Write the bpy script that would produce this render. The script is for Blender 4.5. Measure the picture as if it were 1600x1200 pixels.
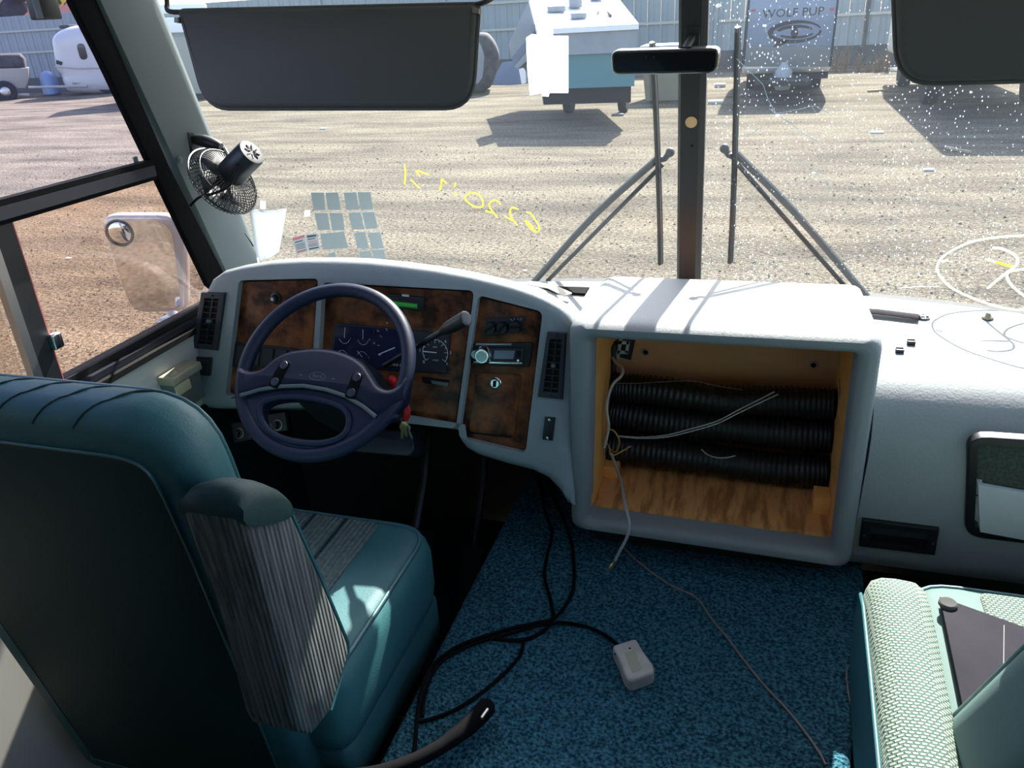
import bpy, bmesh, math, random
from mathutils import Vector, Matrix
from mathutils.geometry import tessellate_polygon
random.seed(7)
for o in list(bpy.data.objects): bpy.data.objects.remove(o)
SC = bpy.context.scene; COL = SC.collection
V = Vector; PI = math.pi

# ------------------------------------------------------------------ camera
FPX = 1230.0
CAM = V((0, 0, 1.42))
RM = Matrix(((0.9563364, -0.07806828, 0.28164877),
             (0.28759057, 0.42307904, -0.8592414),
             (-0.05208019, 0.90272336, 0.42705759)))
cd = bpy.data.cameras.new('camera'); cam = bpy.data.objects.new('camera', cd); COL.objects.link(cam)
cd.sensor_width = 36; cd.lens = FPX / 1600 * 36; cd.clip_start = .02; cd.clip_end = 500
mw = RM.to_4x4(); mw.translation = CAM; cam.matrix_world = mw
SC.camera = cam

# ------------------------------------------------------------------ sky, sun, exposure
SUN_EL, SUN_AZ = math.radians(41), math.radians(6)      # azimuth from straight ahead towards the right
w = bpy.data.worlds.new('world'); SC.world = w; w.use_nodes = True
nt = w.node_tree; nt.nodes.clear()
bg = nt.nodes.new('ShaderNodeBackground'); wo = nt.nodes.new('ShaderNodeOutputWorld')
sk = nt.nodes.new('ShaderNodeTexSky'); sk.sky_type = 'NISHITA'; sk.sun_disc = False
sk.sun_elevation = SUN_EL; sk.sun_rotation = SUN_AZ; sk.air_density = 1.0; sk.dust_density = 1.5; sk.ozone_density = 1.0
nt.links.new(sk.outputs[0], bg.inputs[0]); bg.inputs[1].default_value = 0.30
nt.links.new(bg.outputs[0], wo.inputs[0])
sl = bpy.data.lights.new('sun', 'SUN'); sl.energy = 10.0; sl.angle = math.radians(.6); sl.color = (1, .96, .88)
so = bpy.data.objects.new('sun', sl); COL.objects.link(so)
sd = V((math.sin(SUN_AZ) * math.cos(SUN_EL), math.cos(SUN_AZ) * math.cos(SUN_EL), math.sin(SUN_EL)))
so.rotation_euler = sd.to_track_quat('Z', 'Y').to_euler(); so.location = sd * 30
vs = SC.view_settings
vs.view_transform = 'Standard'; vs.look = 'None'; vs.exposure = 0.9; vs.gamma = 1.0; vs.use_curve_mapping = False

# ------------------------------------------------------------------ photo rays -> points on the place's surfaces
def ray(x, y): return RM @ V((x - 800, 600 - y, -FPX))
def onX(x, y, X): d = ray(x, y); return CAM + d * (X / d.x)
def onY(x, y, Y): d = ray(x, y); return CAM + d * (Y / d.y)
def onZ(x, y, z): d = ray(x, y); return CAM + d * ((z - CAM.z) / d.z)
XC = -.153                                    # centre line of the vehicle
def wsY(X, z): return 1.95 - .21 * (X - XC) ** 2 - .29 * (z - .8)      # raked, bowed windscreen
def wsP(X, z, off=0):
    n = wsN(X); return V((X, wsY(X, z), z)) + n * off
def wsN(X): return V((-.42 * (X - XC) * -1, 1, .29)).normalized()      # outward
def onW(x, y, off=0):
    d = ray(x, y); t = 1.9 / d.y
    for i in range(60):
        p = CAM + d * t; t = .5 * t + .5 * (wsY(p.x, p.z) + off) / d.y
    return CAM + d * t

class PL:
    """a flat plane in the place, with 2-D axes u, v and normal n"""
    def __init__(s, o, n, u=(1, 0, 0)):
        s.o = V(o); s.n = V(n).normalized(); u = V(u); s.u = (u - s.n * u.dot(s.n)).normalized(); s.v = s.n.cross(s.u)
    def hit(s, x, y):
        d = ray(x, y); return CAM + d * ((s.o - CAM).dot(s.n) / d.dot(s.n))
    def p2(s, x, y):
        q = s.hit(x, y) - s.o; return (q.dot(s.u), q.dot(s.v))
    def tr(s, pts): return [s.p2(*p) for p in pts]
    def p3(s, a, h=0): return s.o + s.u * a[0] + s.v * a[1] + s.n * h
    def shift(s, h): return PL(s.o + s.n * h, s.n, s.u)

# ------------------------------------------------------------------ 2-D helpers
def area2(p): return sum(p[i - 1][0] * p[i][1] - p[i][0] * p[i - 1][1] for i in range(len(p))) / 2
def ccw(p): return list(p) if area2(p) > 0 else list(reversed(p))
def inset(p, d):
    n = len(p); out = []
    for i in range(n):
        a, b, c = p[i - 1], p[i], p[(i + 1) % n]
        e1 = V((b[0] - a[0], b[1] - a[1])); e2 = V((c[0] - b[0], c[1] - b[1]))
        if e1.length < 1e-9 or e2.length < 1e-9: out.append(b); continue
        e1.normalize(); e2.normalize()
        n1 = V((-e1.y, e1.x)); n2 = V((-e2.y, e2.x)); m = n1 + n2
        if m.length < 1e-6: out.append(b); continue
        m.normalize(); k = d / max(.35, m.dot(n1)); out.append((b[0] + m.x * k, b[1] + m.y * k))
    return out
def rnd(p, r, n=4):
    """round the corners of a polygon; r a number or one per corner"""
    out = []; N = len(p)
    for i in range(N):
        a, b, c = V(p[i - 1]), V(p[i]), V(p[(i + 1) % N]); rr = r[i] if isinstance(r, (list, tuple)) else r
        u = a - b; v = c - b; lu, lv = u.length, v.length
        d = min(rr, lu * .49, lv * .49)
        if d < 1e-6: out.append(tuple(b)); continue
        s = b + u / lu * d; e = b + v / lv * d
        for k in range(n + 1):
            t = k / n; q = s * (1 - t) ** 2 + b * 2 * t * (1 - t) + e * t * t; out.append(tuple(q))
    return out
def rect(w, h, cx=0, cy=0): return [(cx - w / 2, cy - h / 2), (cx + w / 2, cy - h / 2), (cx + w / 2, cy + h / 2), (cx - w / 2, cy + h / 2)]
def circ(r, n=20, cx=0, cy=0): return [(cx + r * math.cos(2 * PI * k / n), cy + r * math.sin(2 * PI * k / n)) for k in range(n)]
def spline(pts, n=8):
    """Catmull-Rom through points"""
    P = [V(p) for p in pts]; out = []
    for i in range(len(P) - 1):
        p0 = P[max(0, i - 1)]; p1 = P[i]; p2 = P[i + 1]; p3 = P[min(len(P) - 1, i + 2)]
        for k in range(n):
            t = k / n
            out.append(.5 * ((2 * p1) + (p2 - p0) * t + (2 * p0 - 5 * p1 + 4 * p2 - p3) * t * t + (3 * p1 - p0 - 3 * p2 + p3) * t ** 3))
    out.append(P[-1]); return out

# ------------------------------------------------------------------ mesh collector
class M:
    def __init__(s): s.v = []; s.f = []
    def add(s, vs, fs):
        b = len(s.v); s.v += [V(q) for q in vs]; s.f += [tuple(i + b for i in f) for f in fs]; return s
    def box(s, c, d, rot=None):
        c = V(c); vs = []
        for z in (-1, 1):
            for y in (-1, 1):
                for x in (-1, 1):
                    q = V((x * d[0] / 2, y * d[1] / 2, z * d[2] / 2)); vs.append(c + (rot @ q if rot else q))
        return s.add(vs, [(0, 2, 3, 1), (4, 5, 7, 6), (0, 1, 5, 4), (2, 6, 7, 3), (0, 4, 6, 2), (1, 3, 7, 5)])
    def loft(s, rings, caps=True, closed=False):
        n = len(rings[0]); vs = [q for r in rings for q in r]; fs = []; R = len(rings)
        for i in range(R if closed else R - 1):
            a = i * n; b = ((i + 1) % R) * n
            for j in range(n): k = (j + 1) % n; fs.append((a + j, a + k, b + k, b + j))
        if caps and not closed: fs.append(tuple(reversed(range(n)))); fs.append(tuple(range((R - 1) * n, R * n)))
        return s.add(vs, fs)
    def tube(s, pts, r, n=8, caps=True, flat=None, closed=False):
        P = [V(p) for p in pts]; rings = []; up = None
        for i, p in enumerate(P):
            t = (P[(i + 1) % len(P)] - P[i - 1]) if closed else (P[min(i + 1, len(P) - 1)] - P[max(i - 1, 0)])
            if t.length < 1e-9: t = V((0, 0, 1))
            t.normalize()
            if up is None: up = t.orthogonal().normalized() if flat is None else V(flat[0])
            if flat is not None: up = V(flat[0])
            a = (up - t * up.dot(t))
            a = a.normalized() if a.length > 1e-6 else t.orthogonal().normalized()
            up = a; b = t.cross(a); rr = r[i] if isinstance(r, (list, tuple)) else r; ra = rr * (flat[1] if flat else 1)
            rings.append([p + a * (ra * math.cos(2 * PI * k / n)) + b * (rr * math.sin(2 * PI * k / n)) for k in range(n)])
        return s.loft(rings, caps, closed)
    def lathe(s, prof, o, ax, n=24, ref=None):
        ax = V(ax).normalized(); a = V(ref).normalized() if ref else ax.orthogonal().normalized(); a = (a - ax * a.dot(ax)).normalized(); b = ax.cross(a); o = V(o)
        return s.loft([[o + ax * h + (a * math.cos(2 * PI * k / n) + b * math.sin(2 * PI * k / n)) * max(r, 1e-5) for k in range(n)] for r, h in prof])
    def slab(s, poly, pl, h0, h1, r=0, holes=(), hd=.01, seg=3, rb=0, thru=False):
        """extrude poly (2-D in plane pl) from height h0 to h1, front edge rounded by r; holes are walled to depth hd"""
        p = ccw(poly); rings = []
        if rb:
            for k in range(seg):
                b = PI / 2 * k / seg; rings.append([pl.p3(q, h0 + rb * (1 - math.cos(b))) for q in inset(p, rb * (1 - math.sin(b)))])
        rings.append([pl.p3(q, h0 + rb) for q in p])
        if r:
            for k in range(seg + 1):
                a = PI / 2 * k / seg; rings.append([pl.p3(q, h1 - r + r * math.sin(a)) for q in inset(p, r * (1 - math.cos(a)))])
        else: rings.append([pl.p3(q, h1) for q in p])
        s.loft(rings, caps=False)
        hs = [[pl.p3(q, h1) for q in reversed(ccw(h))] for h in holes]
        def cap(L3):
            loc = [[V(((q - pl.o).dot(pl.u), (q - pl.o).dot(pl.v), 0)) for q in L] for L in L3]
            s.add([q for L in L3 for q in L], [tuple(t) for t in tessellate_polygon(loc)])
        cap([rings[-1]] + hs); dn = pl.n * ((h1 - h0) if thru else hd)
        cap([rings[0]] + ([[q - dn for q in h] for h in hs] if thru else []))
        for h in hs:
            m = len(h); s.add(h + [q - dn for q in h], [(k, (k + 1) % m, m + (k + 1) % m, m + k) for k in range(m)])
        return s
    def prism(s, poly3, vec):
        n = len(poly3); return s.loft([[V(q) for q in poly3], [V(q) + V(vec) for q in poly3]])
    def rbox(s, c, d, r, seg=3, rot=None):
        """box with rounded edges"""
        bm = bmesh.new(); bmesh.ops.create_cube(bm, size=1)
        for q in bm.verts: q.co = V((q.co.x * d[0], q.co.y * d[1], q.co.z * d[2]))
        bmesh.ops.bevel(bm, geom=bm.edges[:], offset=r, segments=seg, profile=.5, affect='EDGES')
        bm.verts.index_update(); c = V(c)
        s.add([c + (rot @ q.co if rot else q.co) for q in bm.verts], [tuple(q.index for q in f.verts) for f in bm.faces]); bm.free(); return s
    def ball(s, c, r, n=12, m=8, sc=(1, 1, 1)):
        c = V(c); prof = [(math.sin(PI * k / m), -math.cos(PI * k / m)) for k in range(m + 1)]
        return s.loft([[c + V((max(p[0], .001) * r * sc[0] * math.cos(2 * PI * k / n), max(p[0], .001) * r * sc[1] * math.sin(2 * PI * k / n), p[1] * r * sc[2])) for k in range(n)] for p in prof])
    def text(s, body, pl, at, size, h=.0005, mirror=False, rot=0, sx=1):
        cu = bpy.data.curves.new('t', 'FONT'); cu.body = body; cu.size = size; cu.align_x = 'CENTER'; cu.align_y = 'CENTER'; cu.resolution_u = 2
        ob = bpy.data.objects.new('t', cu); COL.objects.link(ob); dg = bpy.context.evaluated_depsgraph_get()
        me = bpy.data.meshes.new_from_object(ob.evaluated_get(dg)); c, sn = math.cos(rot), math.sin(rot)
        vs = []
        for q in me.vertices:
            x = q.co.x * sx * (-1 if mirror else 1); y = q.co.y
            vs.append(pl.p3((at[0] + x * c - y * sn, at[1] + x * sn + y * c), h))
        s.add(vs, [tuple(p.vertices) for p in me.polygons])
        bpy.data.objects.remove(ob); bpy.data.meshes.remove(me); bpy.data.curves.remove(cu); return s

WL = {}
def mk(m, name, mat, parent=None, smooth=40, label=None):
    lo = [min(q[i] for q in m.v) for i in range(3)]; hi = [max(q[i] for q in m.v) for i in range(3)]
    c = V([(lo[i] + hi[i]) / 2 for i in range(3)])
    if parent is None: c.z = lo[2]
    me = bpy.data.meshes.new(name); me.from_pydata([tuple(q - c) for q in m.v], [], m.f)
    bm = bmesh.new(); bm.from_mesh(me); bmesh.ops.remove_doubles(bm, verts=bm.verts[:], dist=1e-6); bmesh.ops.recalc_face_normals(bm, faces=bm.faces[:]); bm.to_mesh(me); bm.free()
    if smooth:
        me.polygons.foreach_set('use_smooth', [True] * len(me.polygons)); me.set_sharp_from_angle(angle=math.radians(smooth))
    me.materials.append(mat if not isinstance(mat, str) else MAT[mat]); me.update()
    o = bpy.data.objects.new(name, me); COL.objects.link(o); WL[o.name] = c.copy()
    if parent is not None: o.parent = parent; o.location = c - WL[parent.name]
    else: o.location = c
    if label: o['label'] = label
    return o
def thing(name, label, cat, loc, group=None):
    o = bpy.data.objects.new(name, None); COL.objects.link(o); o.empty_display_size = .05
    o.location = loc; WL[o.name] = V(loc); o['label'] = label; o['category'] = cat
    if group: o['group'] = group
    return o
def solo(m, name, mat, label, cat, group=None, smooth=40):
    o = mk(m, name, mat, None, smooth); o['label'] = label; o['category'] = cat
    if group: o['group'] = group
    return o
def struct(m, name, mat, label=None, smooth=40):
    o = mk(m, name, mat, None, smooth); o['kind'] = 'structure'
    if label: o['label'] = label
    return o
def sthing(name, loc, label=None):
    o = bpy.data.objects.new(name, None); COL.objects.link(o); o.location = loc; WL[o.name] = V(loc); o['kind'] = 'structure'; o.empty_display_size = .05
    if label: o['label'] = label
    return o
def dup(o, parent, off):
    c = o.copy(); COL.objects.link(c); WL[c.name] = WL[o.name] + V(off); c.parent = parent
    c.location = WL[c.name] - (WL[parent.name] if parent else V((0, 0, 0))); return c

# ------------------------------------------------------------------ materials
MAT = {}
def N(nt, t, **k):
    n = nt.nodes.new(t)
    for a, b in k.items(): setattr(n, a, b)
    return n
def mat(name, col, rough=.5, metal=0, spec=.5, var=None, bump=None, coat=0, sheen=0, stretch=(1, 1, 1)):
    """var=(scale, second colour, contrast lo, hi), bump=(kind, scale, strength, distance)"""
    m = bpy.data.materials.new(name); m.use_nodes = True; t = m.node_tree; t.nodes.clear()
    b = N(t, 'ShaderNodeBsdfPrincipled'); o = N(t, 'ShaderNodeOutputMaterial'); t.links.new(b.outputs[0], o.inputs[0])
    b.inputs['Base Color'].default_value = (*col, 1); b.inputs['Roughness'].default_value = rough; b.inputs['Metallic'].default_value = metal
    b.inputs['Specular IOR Level'].default_value = spec; b.inputs['Coat Weight'].default_value = coat; b.inputs['Sheen Weight'].default_value = sheen
    tc = N(t, 'ShaderNodeTexCoord'); mp = N(t, 'ShaderNodeMapping'); mp.inputs['Scale'].default_value = stretch
    t.links.new(tc.outputs['Object'], mp.inputs[0])
    if var:
        ns = N(t, 'ShaderNodeTexNoise'); ns.inputs['Scale'].default_value = var[0]; ns.inputs['Detail'].default_value = 5; ns.inputs['Roughness'].default_value = .6
        t.links.new(mp.outputs[0], ns.inputs['Vector'])
        cr = N(t, 'ShaderNodeValToRGB'); e = cr.color_ramp.elements
        e[0].position = var[2] if len(var) > 2 else .35; e[1].position = var[3] if len(var) > 3 else .65
        e[0].color = (*col, 1); e[1].color = (*var[1], 1)
        t.links.new(ns.outputs[0], cr.inputs[0]); t.links.new(cr.outputs[0], b.inputs['Base Color'])
    if bump:
        kind, sc, st, di = bump
        if kind == 'noise': tx = N(t, 'ShaderNodeTexNoise'); tx.inputs['Detail'].default_value = 4; out = 0
        elif kind == 'voronoi': tx = N(t, 'ShaderNodeTexVoronoi'); out = 0
        else: tx = N(t, 'ShaderNodeTexWave'); tx.bands_direction = kind; tx.inputs['Distortion'].default_value = .6; out = 1
        tx.inputs['Scale'].default_value = sc; t.links.new(mp.outputs[0], tx.inputs['Vector'])
        bp = N(t, 'ShaderNodeBump'); bp.inputs['Strength'].default_value = st; bp.inputs['Distance'].default_value = di
        t.links.new(tx.outputs[out], bp.inputs['Height']); t.links.new(bp.outputs[0], b.inputs['Normal'])
    MAT[name] = m; return m
mat('dash_vinyl', (.30, .335, .35), .55, bump=('voronoi', 260, .10, .002), var=(3, (.27, .305, .32)))
mat('cabinet_vinyl', (.225, .245, .25), .55, bump=('voronoi', 220, .12, .002))
mat('shelf_vinyl', (.30, .325, .335), .6, spec=.3, bump=('noise', 200, .35, .002))
mat('burl', (.035, .011, .006), .4, spec=.25, coat=.08, var=(15, (.30, .095, .030), .38, .64), bump=('noise', 30, .02, .001))
mat('plywood', (.80, .37, .125), .6, var=(5, (.42, .17, .05), .45, .60), stretch=(7, 1.2, 1.5))
mat('plywood_back', (.88, .46, .23), .6, var=(3, (.74, .37, .18), .3, .7), stretch=(1.2, 5, 9))
mat('plywood_side', (.92, .46, .13), .55, var=(3, (.82, .38, .10)), stretch=(4, 1, 6))
mat('black_plastic', (.012, .013, .016), .42)
mat('dark_plastic', (.022, .025, .033), .5)
mat('black_rubber', (.007, .007, .008), .7, spec=.2)
mat('matte_black', (.006, .006, .007), .85, spec=.06)
mat('post_black', (.012, .012, .014), .5)
mat('gunmetal', (.022, .024, .034), .4, metal=.2)
mat('chrome', (.75, .75, .77), .15, metal=1)
mat('steel', (.45, .45, .45), .35, metal=1)
mat('brass', (.75, .55, .25), .3, metal=1)
mat('wheel_vinyl', (.009, .016, .040), .5, spec=.3, bump=('voronoi', 500, .08, .001))
mat('hub_vinyl', (.006, .010, .028), .6, spec=.2, bump=('voronoi', 600, .10, .001))
mat('hub_trim', (.10, .115, .12), .5)
mat('cluster_face', (.018, .022, .06), .12, coat=.6)  # blue base colour paints in the sky reflected by the lens
mat('gauge_white', (.75, .76, .78), .5)
mat('red_plastic', (.62, .012, .012), .4)
mat('green_tube', (.05, .55, .06), .3)
mat('screen_grey', (.16, .19, .25), .15)
mat('teal_vinyl', (.022, .085, .098), .55, spec=.3, bump=('voronoi', 300, .10, .002), var=(5, (.032, .12, .13)))
mat('teal_back', (.006, .030, .028), .6, spec=.25, bump=('voronoi', 300, .08, .002))  # darker copy of the teal vinyl; rear-face shade is in the colour
mat('teal_piping', (.025, .10, .11), .4)
mat('pale_vinyl', (.085, .145, .138), .65, spec=.2, bump=('voronoi', 300, .06, .002))
mat('ribbed_cloth', (.05, .054, .052), .95, spec=.1, var=(160, (.11, .115, .108), .4, .6), bump=('DIAGONAL', 82, .45, .005), stretch=(1, 1, .04))
mat('seat_stripe', (.10, .13, .125), .9, spec=.1, bump=('X', 30, 1.0, .008), var=(90, (.17, .20, .19)))
mat('visor_vinyl', (.075, .072, .068), .65, bump=('noise', 300, .15, .001))
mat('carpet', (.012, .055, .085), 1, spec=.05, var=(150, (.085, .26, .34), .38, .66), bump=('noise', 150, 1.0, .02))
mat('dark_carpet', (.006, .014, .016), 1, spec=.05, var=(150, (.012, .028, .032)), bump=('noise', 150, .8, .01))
mat('room_brown', (.22, .17, .12), .7)
mat('pillar_paint', (.125, .155, .158), .5)
mat('wall_vinyl', (.55, .53, .48), .6)
mat('ceiling_vinyl', (.80, .79, .76), .8)
mat('body_white', (.75, .75, .75), .35, coat=.3)
mat('white_plastic', (.70, .68, .64), .4)
mat('dirty_plastic', (.52, .47, .42), .5, var=(30, (.42, .37, .31), .45, .7))
mat('beige_plastic', (.40, .37, .28), .5)
mat('cream_plastic', (.62, .56, .34), .4)


mat('sticker_grey', (.27, .32, .34), .7)
mat('sticker_tan', (.62, .40, .20), .7)
mat('label_grey', (.38, .43, .46), .6)
mat('label_red', (.50, .10, .12), .6)
mat('label_ink', (.04, .06, .09), .6)
mat('crack_white', (.60, .75, .95), .2)
mat('felt', (.045, .06, .05), 1, spec=.05, var=(200, (.09, .105, .09)))
mat('wire_white', (.55, .54, .50), .5)
mat('wire_grey', (.36, .36, .36), .5)
mat('wire_brown', (.22, .17, .14), .5)
mat('wire_yellow', (.55, .34, .08), .5)
mat('hose_black', (.010, .010, .012), .42)
mat('board_black', (.022, .021, .028), .85, spec=.08, var=(6, (.03, .028, .035)))
mat('wiper_black', (.03, .034, .034), .5)
mat('mirror_glass', (.80, .80, .80), .03, metal=1)
mat('mirror_shell', (.50, .48, .50), .25, metal=.5)
mat('mirror_dark', (.012, .012, .016), .12, coat=.5)
# outdoors (sunlit surfaces)
def omat(name, col, rough=.5, var=None, **k):
    f = .56; mat(name, tuple(c * f for c in col), rough, var=None if var is None else (var[0], tuple(c * f for c in var[1])) + tuple(var[2:]), **k)
omat('fence_sheet', (.40, .47, .49), .5, var=(.5, (.34, .41, .44)))
omat('fence_low', (.10, .115, .12), .8, var=(2, (.15, .15, .14)))
omat('rail', (.62, .62, .56), .5)
omat('fiberglass', (.80, .79, .80), .3, coat=.3)
omat('camper_roof', (1.3, 1.3, 1.3), .5)
omat('camper_grey', (.42, .45, .50), .5, var=(3, (.36, .38, .42)))
omat('camper_teal', (.10, .30, .34), .5)
omat('pup_face', (.36, .42, .55), .35, coat=.3)
omat('pup_low', (.33, .33, .31), .5)
omat('pup_ink', (.04, .05, .055), .5)
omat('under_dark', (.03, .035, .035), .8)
omat('tank_blue', (.28, .42, .70), .4)
omat('bin_beige', (.50, .47, .34), .6)
omat('rust_dark', (.05, .05, .055), .9, var=(4, (.12, .12, .12)))
omat('tyre', (.015, .015, .015), .8)
omat('glass_dark', (.03, .035, .04), .1)
omat('weed', (.30, .20, .11), .9)
omat('scrap_white', (.8, .8, .78), .7)
omat('scrap_wood', (.55, .47, .30), .8)
omat('tarp_blue', (.22, .27, .36), .7)
omat('roof_red', (.30, .10, .08), .8)
omat('tree_dark', (.05, .045, .05), .9, var=(2, (.08, .07, .07)))
omat('trailer_beige', (.52, .50, .44), .5)
omat('stone', (.30, .25, .19), .9, var=(8, (.13, .11, .09)))

def paper_mat(name, col, k):
    m = bpy.data.materials.new(name); m.use_nodes = True; t = m.node_tree; t.nodes.clear(); o = N(t, 'ShaderNodeOutputMaterial')
    d = N(t, 'ShaderNodeBsdfDiffuse'); d.inputs[0].default_value = (*col, 1); r = N(t, 'ShaderNodeBsdfTranslucent'); r.inputs[0].default_value = (*col, 1); x = N(t, 'ShaderNodeMixShader'); x.inputs[0].default_value = k
    t.links.new(d.outputs[0], x.inputs[1]); t.links.new(r.outputs[0], x.inputs[2]); t.links.new(x.outputs[0], o.inputs[0]); MAT[name] = m
paper_mat('paper', (.80, .83, .88), .35); paper_mat('paper_white', (.97, .97, .97), .72); paper_mat('paint_white', (.97, .97, .90), .6); paper_mat('paint_yellow', (.95, .80, .12), .6)
def ground_mat():
    m = bpy.data.materials.new('dirt'); m.use_nodes = True; t = m.node_tree; b = t.nodes['Principled BSDF']
    b.inputs['Roughness'].default_value = .95; b.inputs['Specular IOR Level'].default_value = .1
    tc = N(t, 'ShaderNodeTexCoord')
    def noise(sc, det, st, rough=.6):
        mp = N(t, 'ShaderNodeMapping'); mp.inputs['Scale'].default_value = st; t.links.new(tc.outputs['Object'], mp.inputs[0])
        n = N(t, 'ShaderNodeTexNoise'); n.inputs['Scale'].default_value = sc; n.inputs['Detail'].default_value = det; n.inputs['Roughness'].default_value = rough
        t.links.new(mp.outputs[0], n.inputs['Vector']); return n
    def ramp(n, a, ca, z, cz):
        c = N(t, 'ShaderNodeValToRGB'); e = c.color_ramp.elements; e[0].position = a; e[0].color = (*ca, 1); e[1].position = z; e[1].color = (*cz, 1); t.links.new(n.outputs[0], c.inputs[0]); return c
    tracks = ramp(noise(.9, 7, (.35, 1.3, 1), .65), .36, (.12, .105, .082), .62, (.275, .243, .185))
    grit = ramp(noise(30, 6, (.75, 1, 1), .8), .42, (.30, .29, .28), .57, (1.25, 1.25, 1.22))
    fine = ramp(noise(85, 4, (.8, 1, 1), .8), .40, (.35, .34, .33), .60, (1.3, 1.3, 1.28))
    m1 = N(t, 'ShaderNodeMix', data_type='RGBA', blend_type='MULTIPLY'); m1.inputs[0].default_value = 1
    t.links.new(tracks.outputs[0], m1.inputs[6]); t.links.new(grit.outputs[0], m1.inputs[7])
    m2 = N(t, 'ShaderNodeMix', data_type='RGBA', blend_type='MULTIPLY'); m2.inputs[0].default_value = 1
    t.links.new(m1.outputs[2], m2.inputs[6]); t.links.new(fine.outputs[0], m2.inputs[7]); t.links.new(m2.outputs[2], b.inputs['Base Color'])
    bn = noise(14, 8, (.8, 1, 1), .75); bp = N(t, 'ShaderNodeBump'); bp.inputs['Strength'].default_value = .9; bp.inputs['Distance'].default_value = .05
    t.links.new(bn.outputs[0], bp.inputs['Height']); t.links.new(bp.outputs[0], b.inputs['Normal']); MAT['dirt'] = m
ground_mat()

def knit_mat(name, ca, cb, sc):
    m = bpy.data.materials.new(name); m.use_nodes = True; t = m.node_tree; b = t.nodes['Principled BSDF']; b.inputs['Roughness'].default_value = .95; b.inputs['Specular IOR Level'].default_value = .1
    tc = N(t, 'ShaderNodeTexCoord'); bt = N(t, 'ShaderNodeTexBrick'); bt.inputs['Scale'].default_value = sc; bt.inputs['Mortar Size'].default_value = .09; bt.inputs['Mortar Smooth'].default_value = .6
    bt.inputs['Brick Width'].default_value = .5; bt.inputs['Row Height'].default_value = .32
    bt.inputs['Color1'].default_value = (*ca, 1); bt.inputs['Color2'].default_value = (*[x * .82 for x in ca], 1); bt.inputs['Mortar'].default_value = (*cb, 1)
    t.links.new(tc.outputs['Object'], bt.inputs['Vector']); t.links.new(bt.outputs[0], b.inputs['Base Color'])
    bp = N(t, 'ShaderNodeBump'); bp.inputs['Strength'].default_value = .8; bp.inputs['Distance'].default_value = .004; bp.invert = True
    t.links.new(bt.outputs['Fac'], bp.inputs['Height']); t.links.new(bp.outputs[0], b.inputs['Normal']); MAT[name] = m
knit_mat('knit', (.36, .38, .31), (.085, .15, .13), 62)

def glass_mat(name, tint, veil, spots, veil_col=(.55, .62, .72)):
    """clear pane with a film of dust (veil) and dried splashes (spots)"""
    m = bpy.data.materials.new(name); m.use_nodes = True; t = m.node_tree; t.nodes.clear()
    o = N(t, 'ShaderNodeOutputMaterial'); tr = N(t, 'ShaderNodeBsdfTransparent'); tr.inputs[0].default_value = (*tint, 1)
    gl = N(t, 'ShaderNodeBsdfGlossy'); gl.inputs['Roughness'].default_value = .02
    fr = N(t, 'ShaderNodeFresnel'); fr.inputs[0].default_value = 1.25
    mg = N(t, 'ShaderNodeMixShader'); t.links.new(fr.outputs[0], mg.inputs[0]); t.links.new(tr.outputs[0], mg.inputs[1]); t.links.new(gl.outputs[0], mg.inputs[2])
    du = N(t, 'ShaderNodeBsdfTranslucent'); du.inputs[0].default_value = (*veil_col, 1)
    md = N(t, 'ShaderNodeMixShader'); t.links.new(mg.outputs[0], md.inputs[1]); t.links.new(du.outputs[0], md.inputs[2])
    tc = N(t, 'ShaderNodeTexCoord')
    if spots:
        vo = N(t, 'ShaderNodeTexVoronoi'); vo.inputs['Scale'].default_value = 170; vo.inputs['Randomness'].default_value = 1
        mp = N(t, 'ShaderNodeMapping'); mp.inputs['Scale'].default_value = (1, .2, .6); t.links.new(tc.outputs['Object'], mp.inputs[0]); t.links.new(mp.outputs[0], vo.inputs['Vector'])
        ns = N(t, 'ShaderNodeTexNoise'); ns.inputs['Scale'].default_value = 7; ns.inputs['Detail'].default_value = 4; t.links.new(tc.outputs['Object'], ns.inputs['Vector'])
        sub = N(t, 'ShaderNodeMath', operation='MULTIPLY'); sub.inputs[1].default_value = spots; t.links.new(ns.outputs[0], sub.inputs[0])
        lt = N(t, 'ShaderNodeMath', operation='LESS_THAN'); t.links.new(vo.outputs['Distance'], lt.inputs[0]); t.links.new(sub.outputs[0], lt.inputs[1])
        sep = N(t, 'ShaderNodeSeparateColor'); t.links.new(vo.outputs['Color'], sep.inputs[0])
        g2 = N(t, 'ShaderNodeMath', operation='MULTIPLY'); t.links.new(lt.outputs[0], g2.inputs[0]); t.links.new(sep.outputs[0], g2.inputs[1])
        g3 = N(t, 'ShaderNodeMath', operation='MULTIPLY'); t.links.new(g2.outputs[0], g3.inputs[0]); g3.inputs[1].default_value = .42
        ad = N(t, 'ShaderNodeMath', operation='ADD'); t.links.new(g3.outputs[0], ad.inputs[0]); ad.inputs[1].default_value = veil; ad.use_clamp = True
        t.links.new(ad.outputs[0], md.inputs[0])
    else: md.inputs[0].default_value = veil
    t.links.new(md.outputs[0], o.inputs[0]); MAT[name] = m
glass_mat('glass_driver', (.97, .985, .98), .014, .10)
glass_mat('glass_passenger', (.97, .985, .98), .016, .36)
glass_mat('glass_side_low', (1.0, .88, .84), .008, 0)
glass_mat('glass_side_up', (.93, .86, 1.0), .030, 0, (.62, .55, .85))
glass_mat('glass_plain', (.95, .97, .97), .01, 0)
glass_mat('screen_mesh', (.95, .90, .84), .08, 0, (.7, .66, .6))

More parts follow.
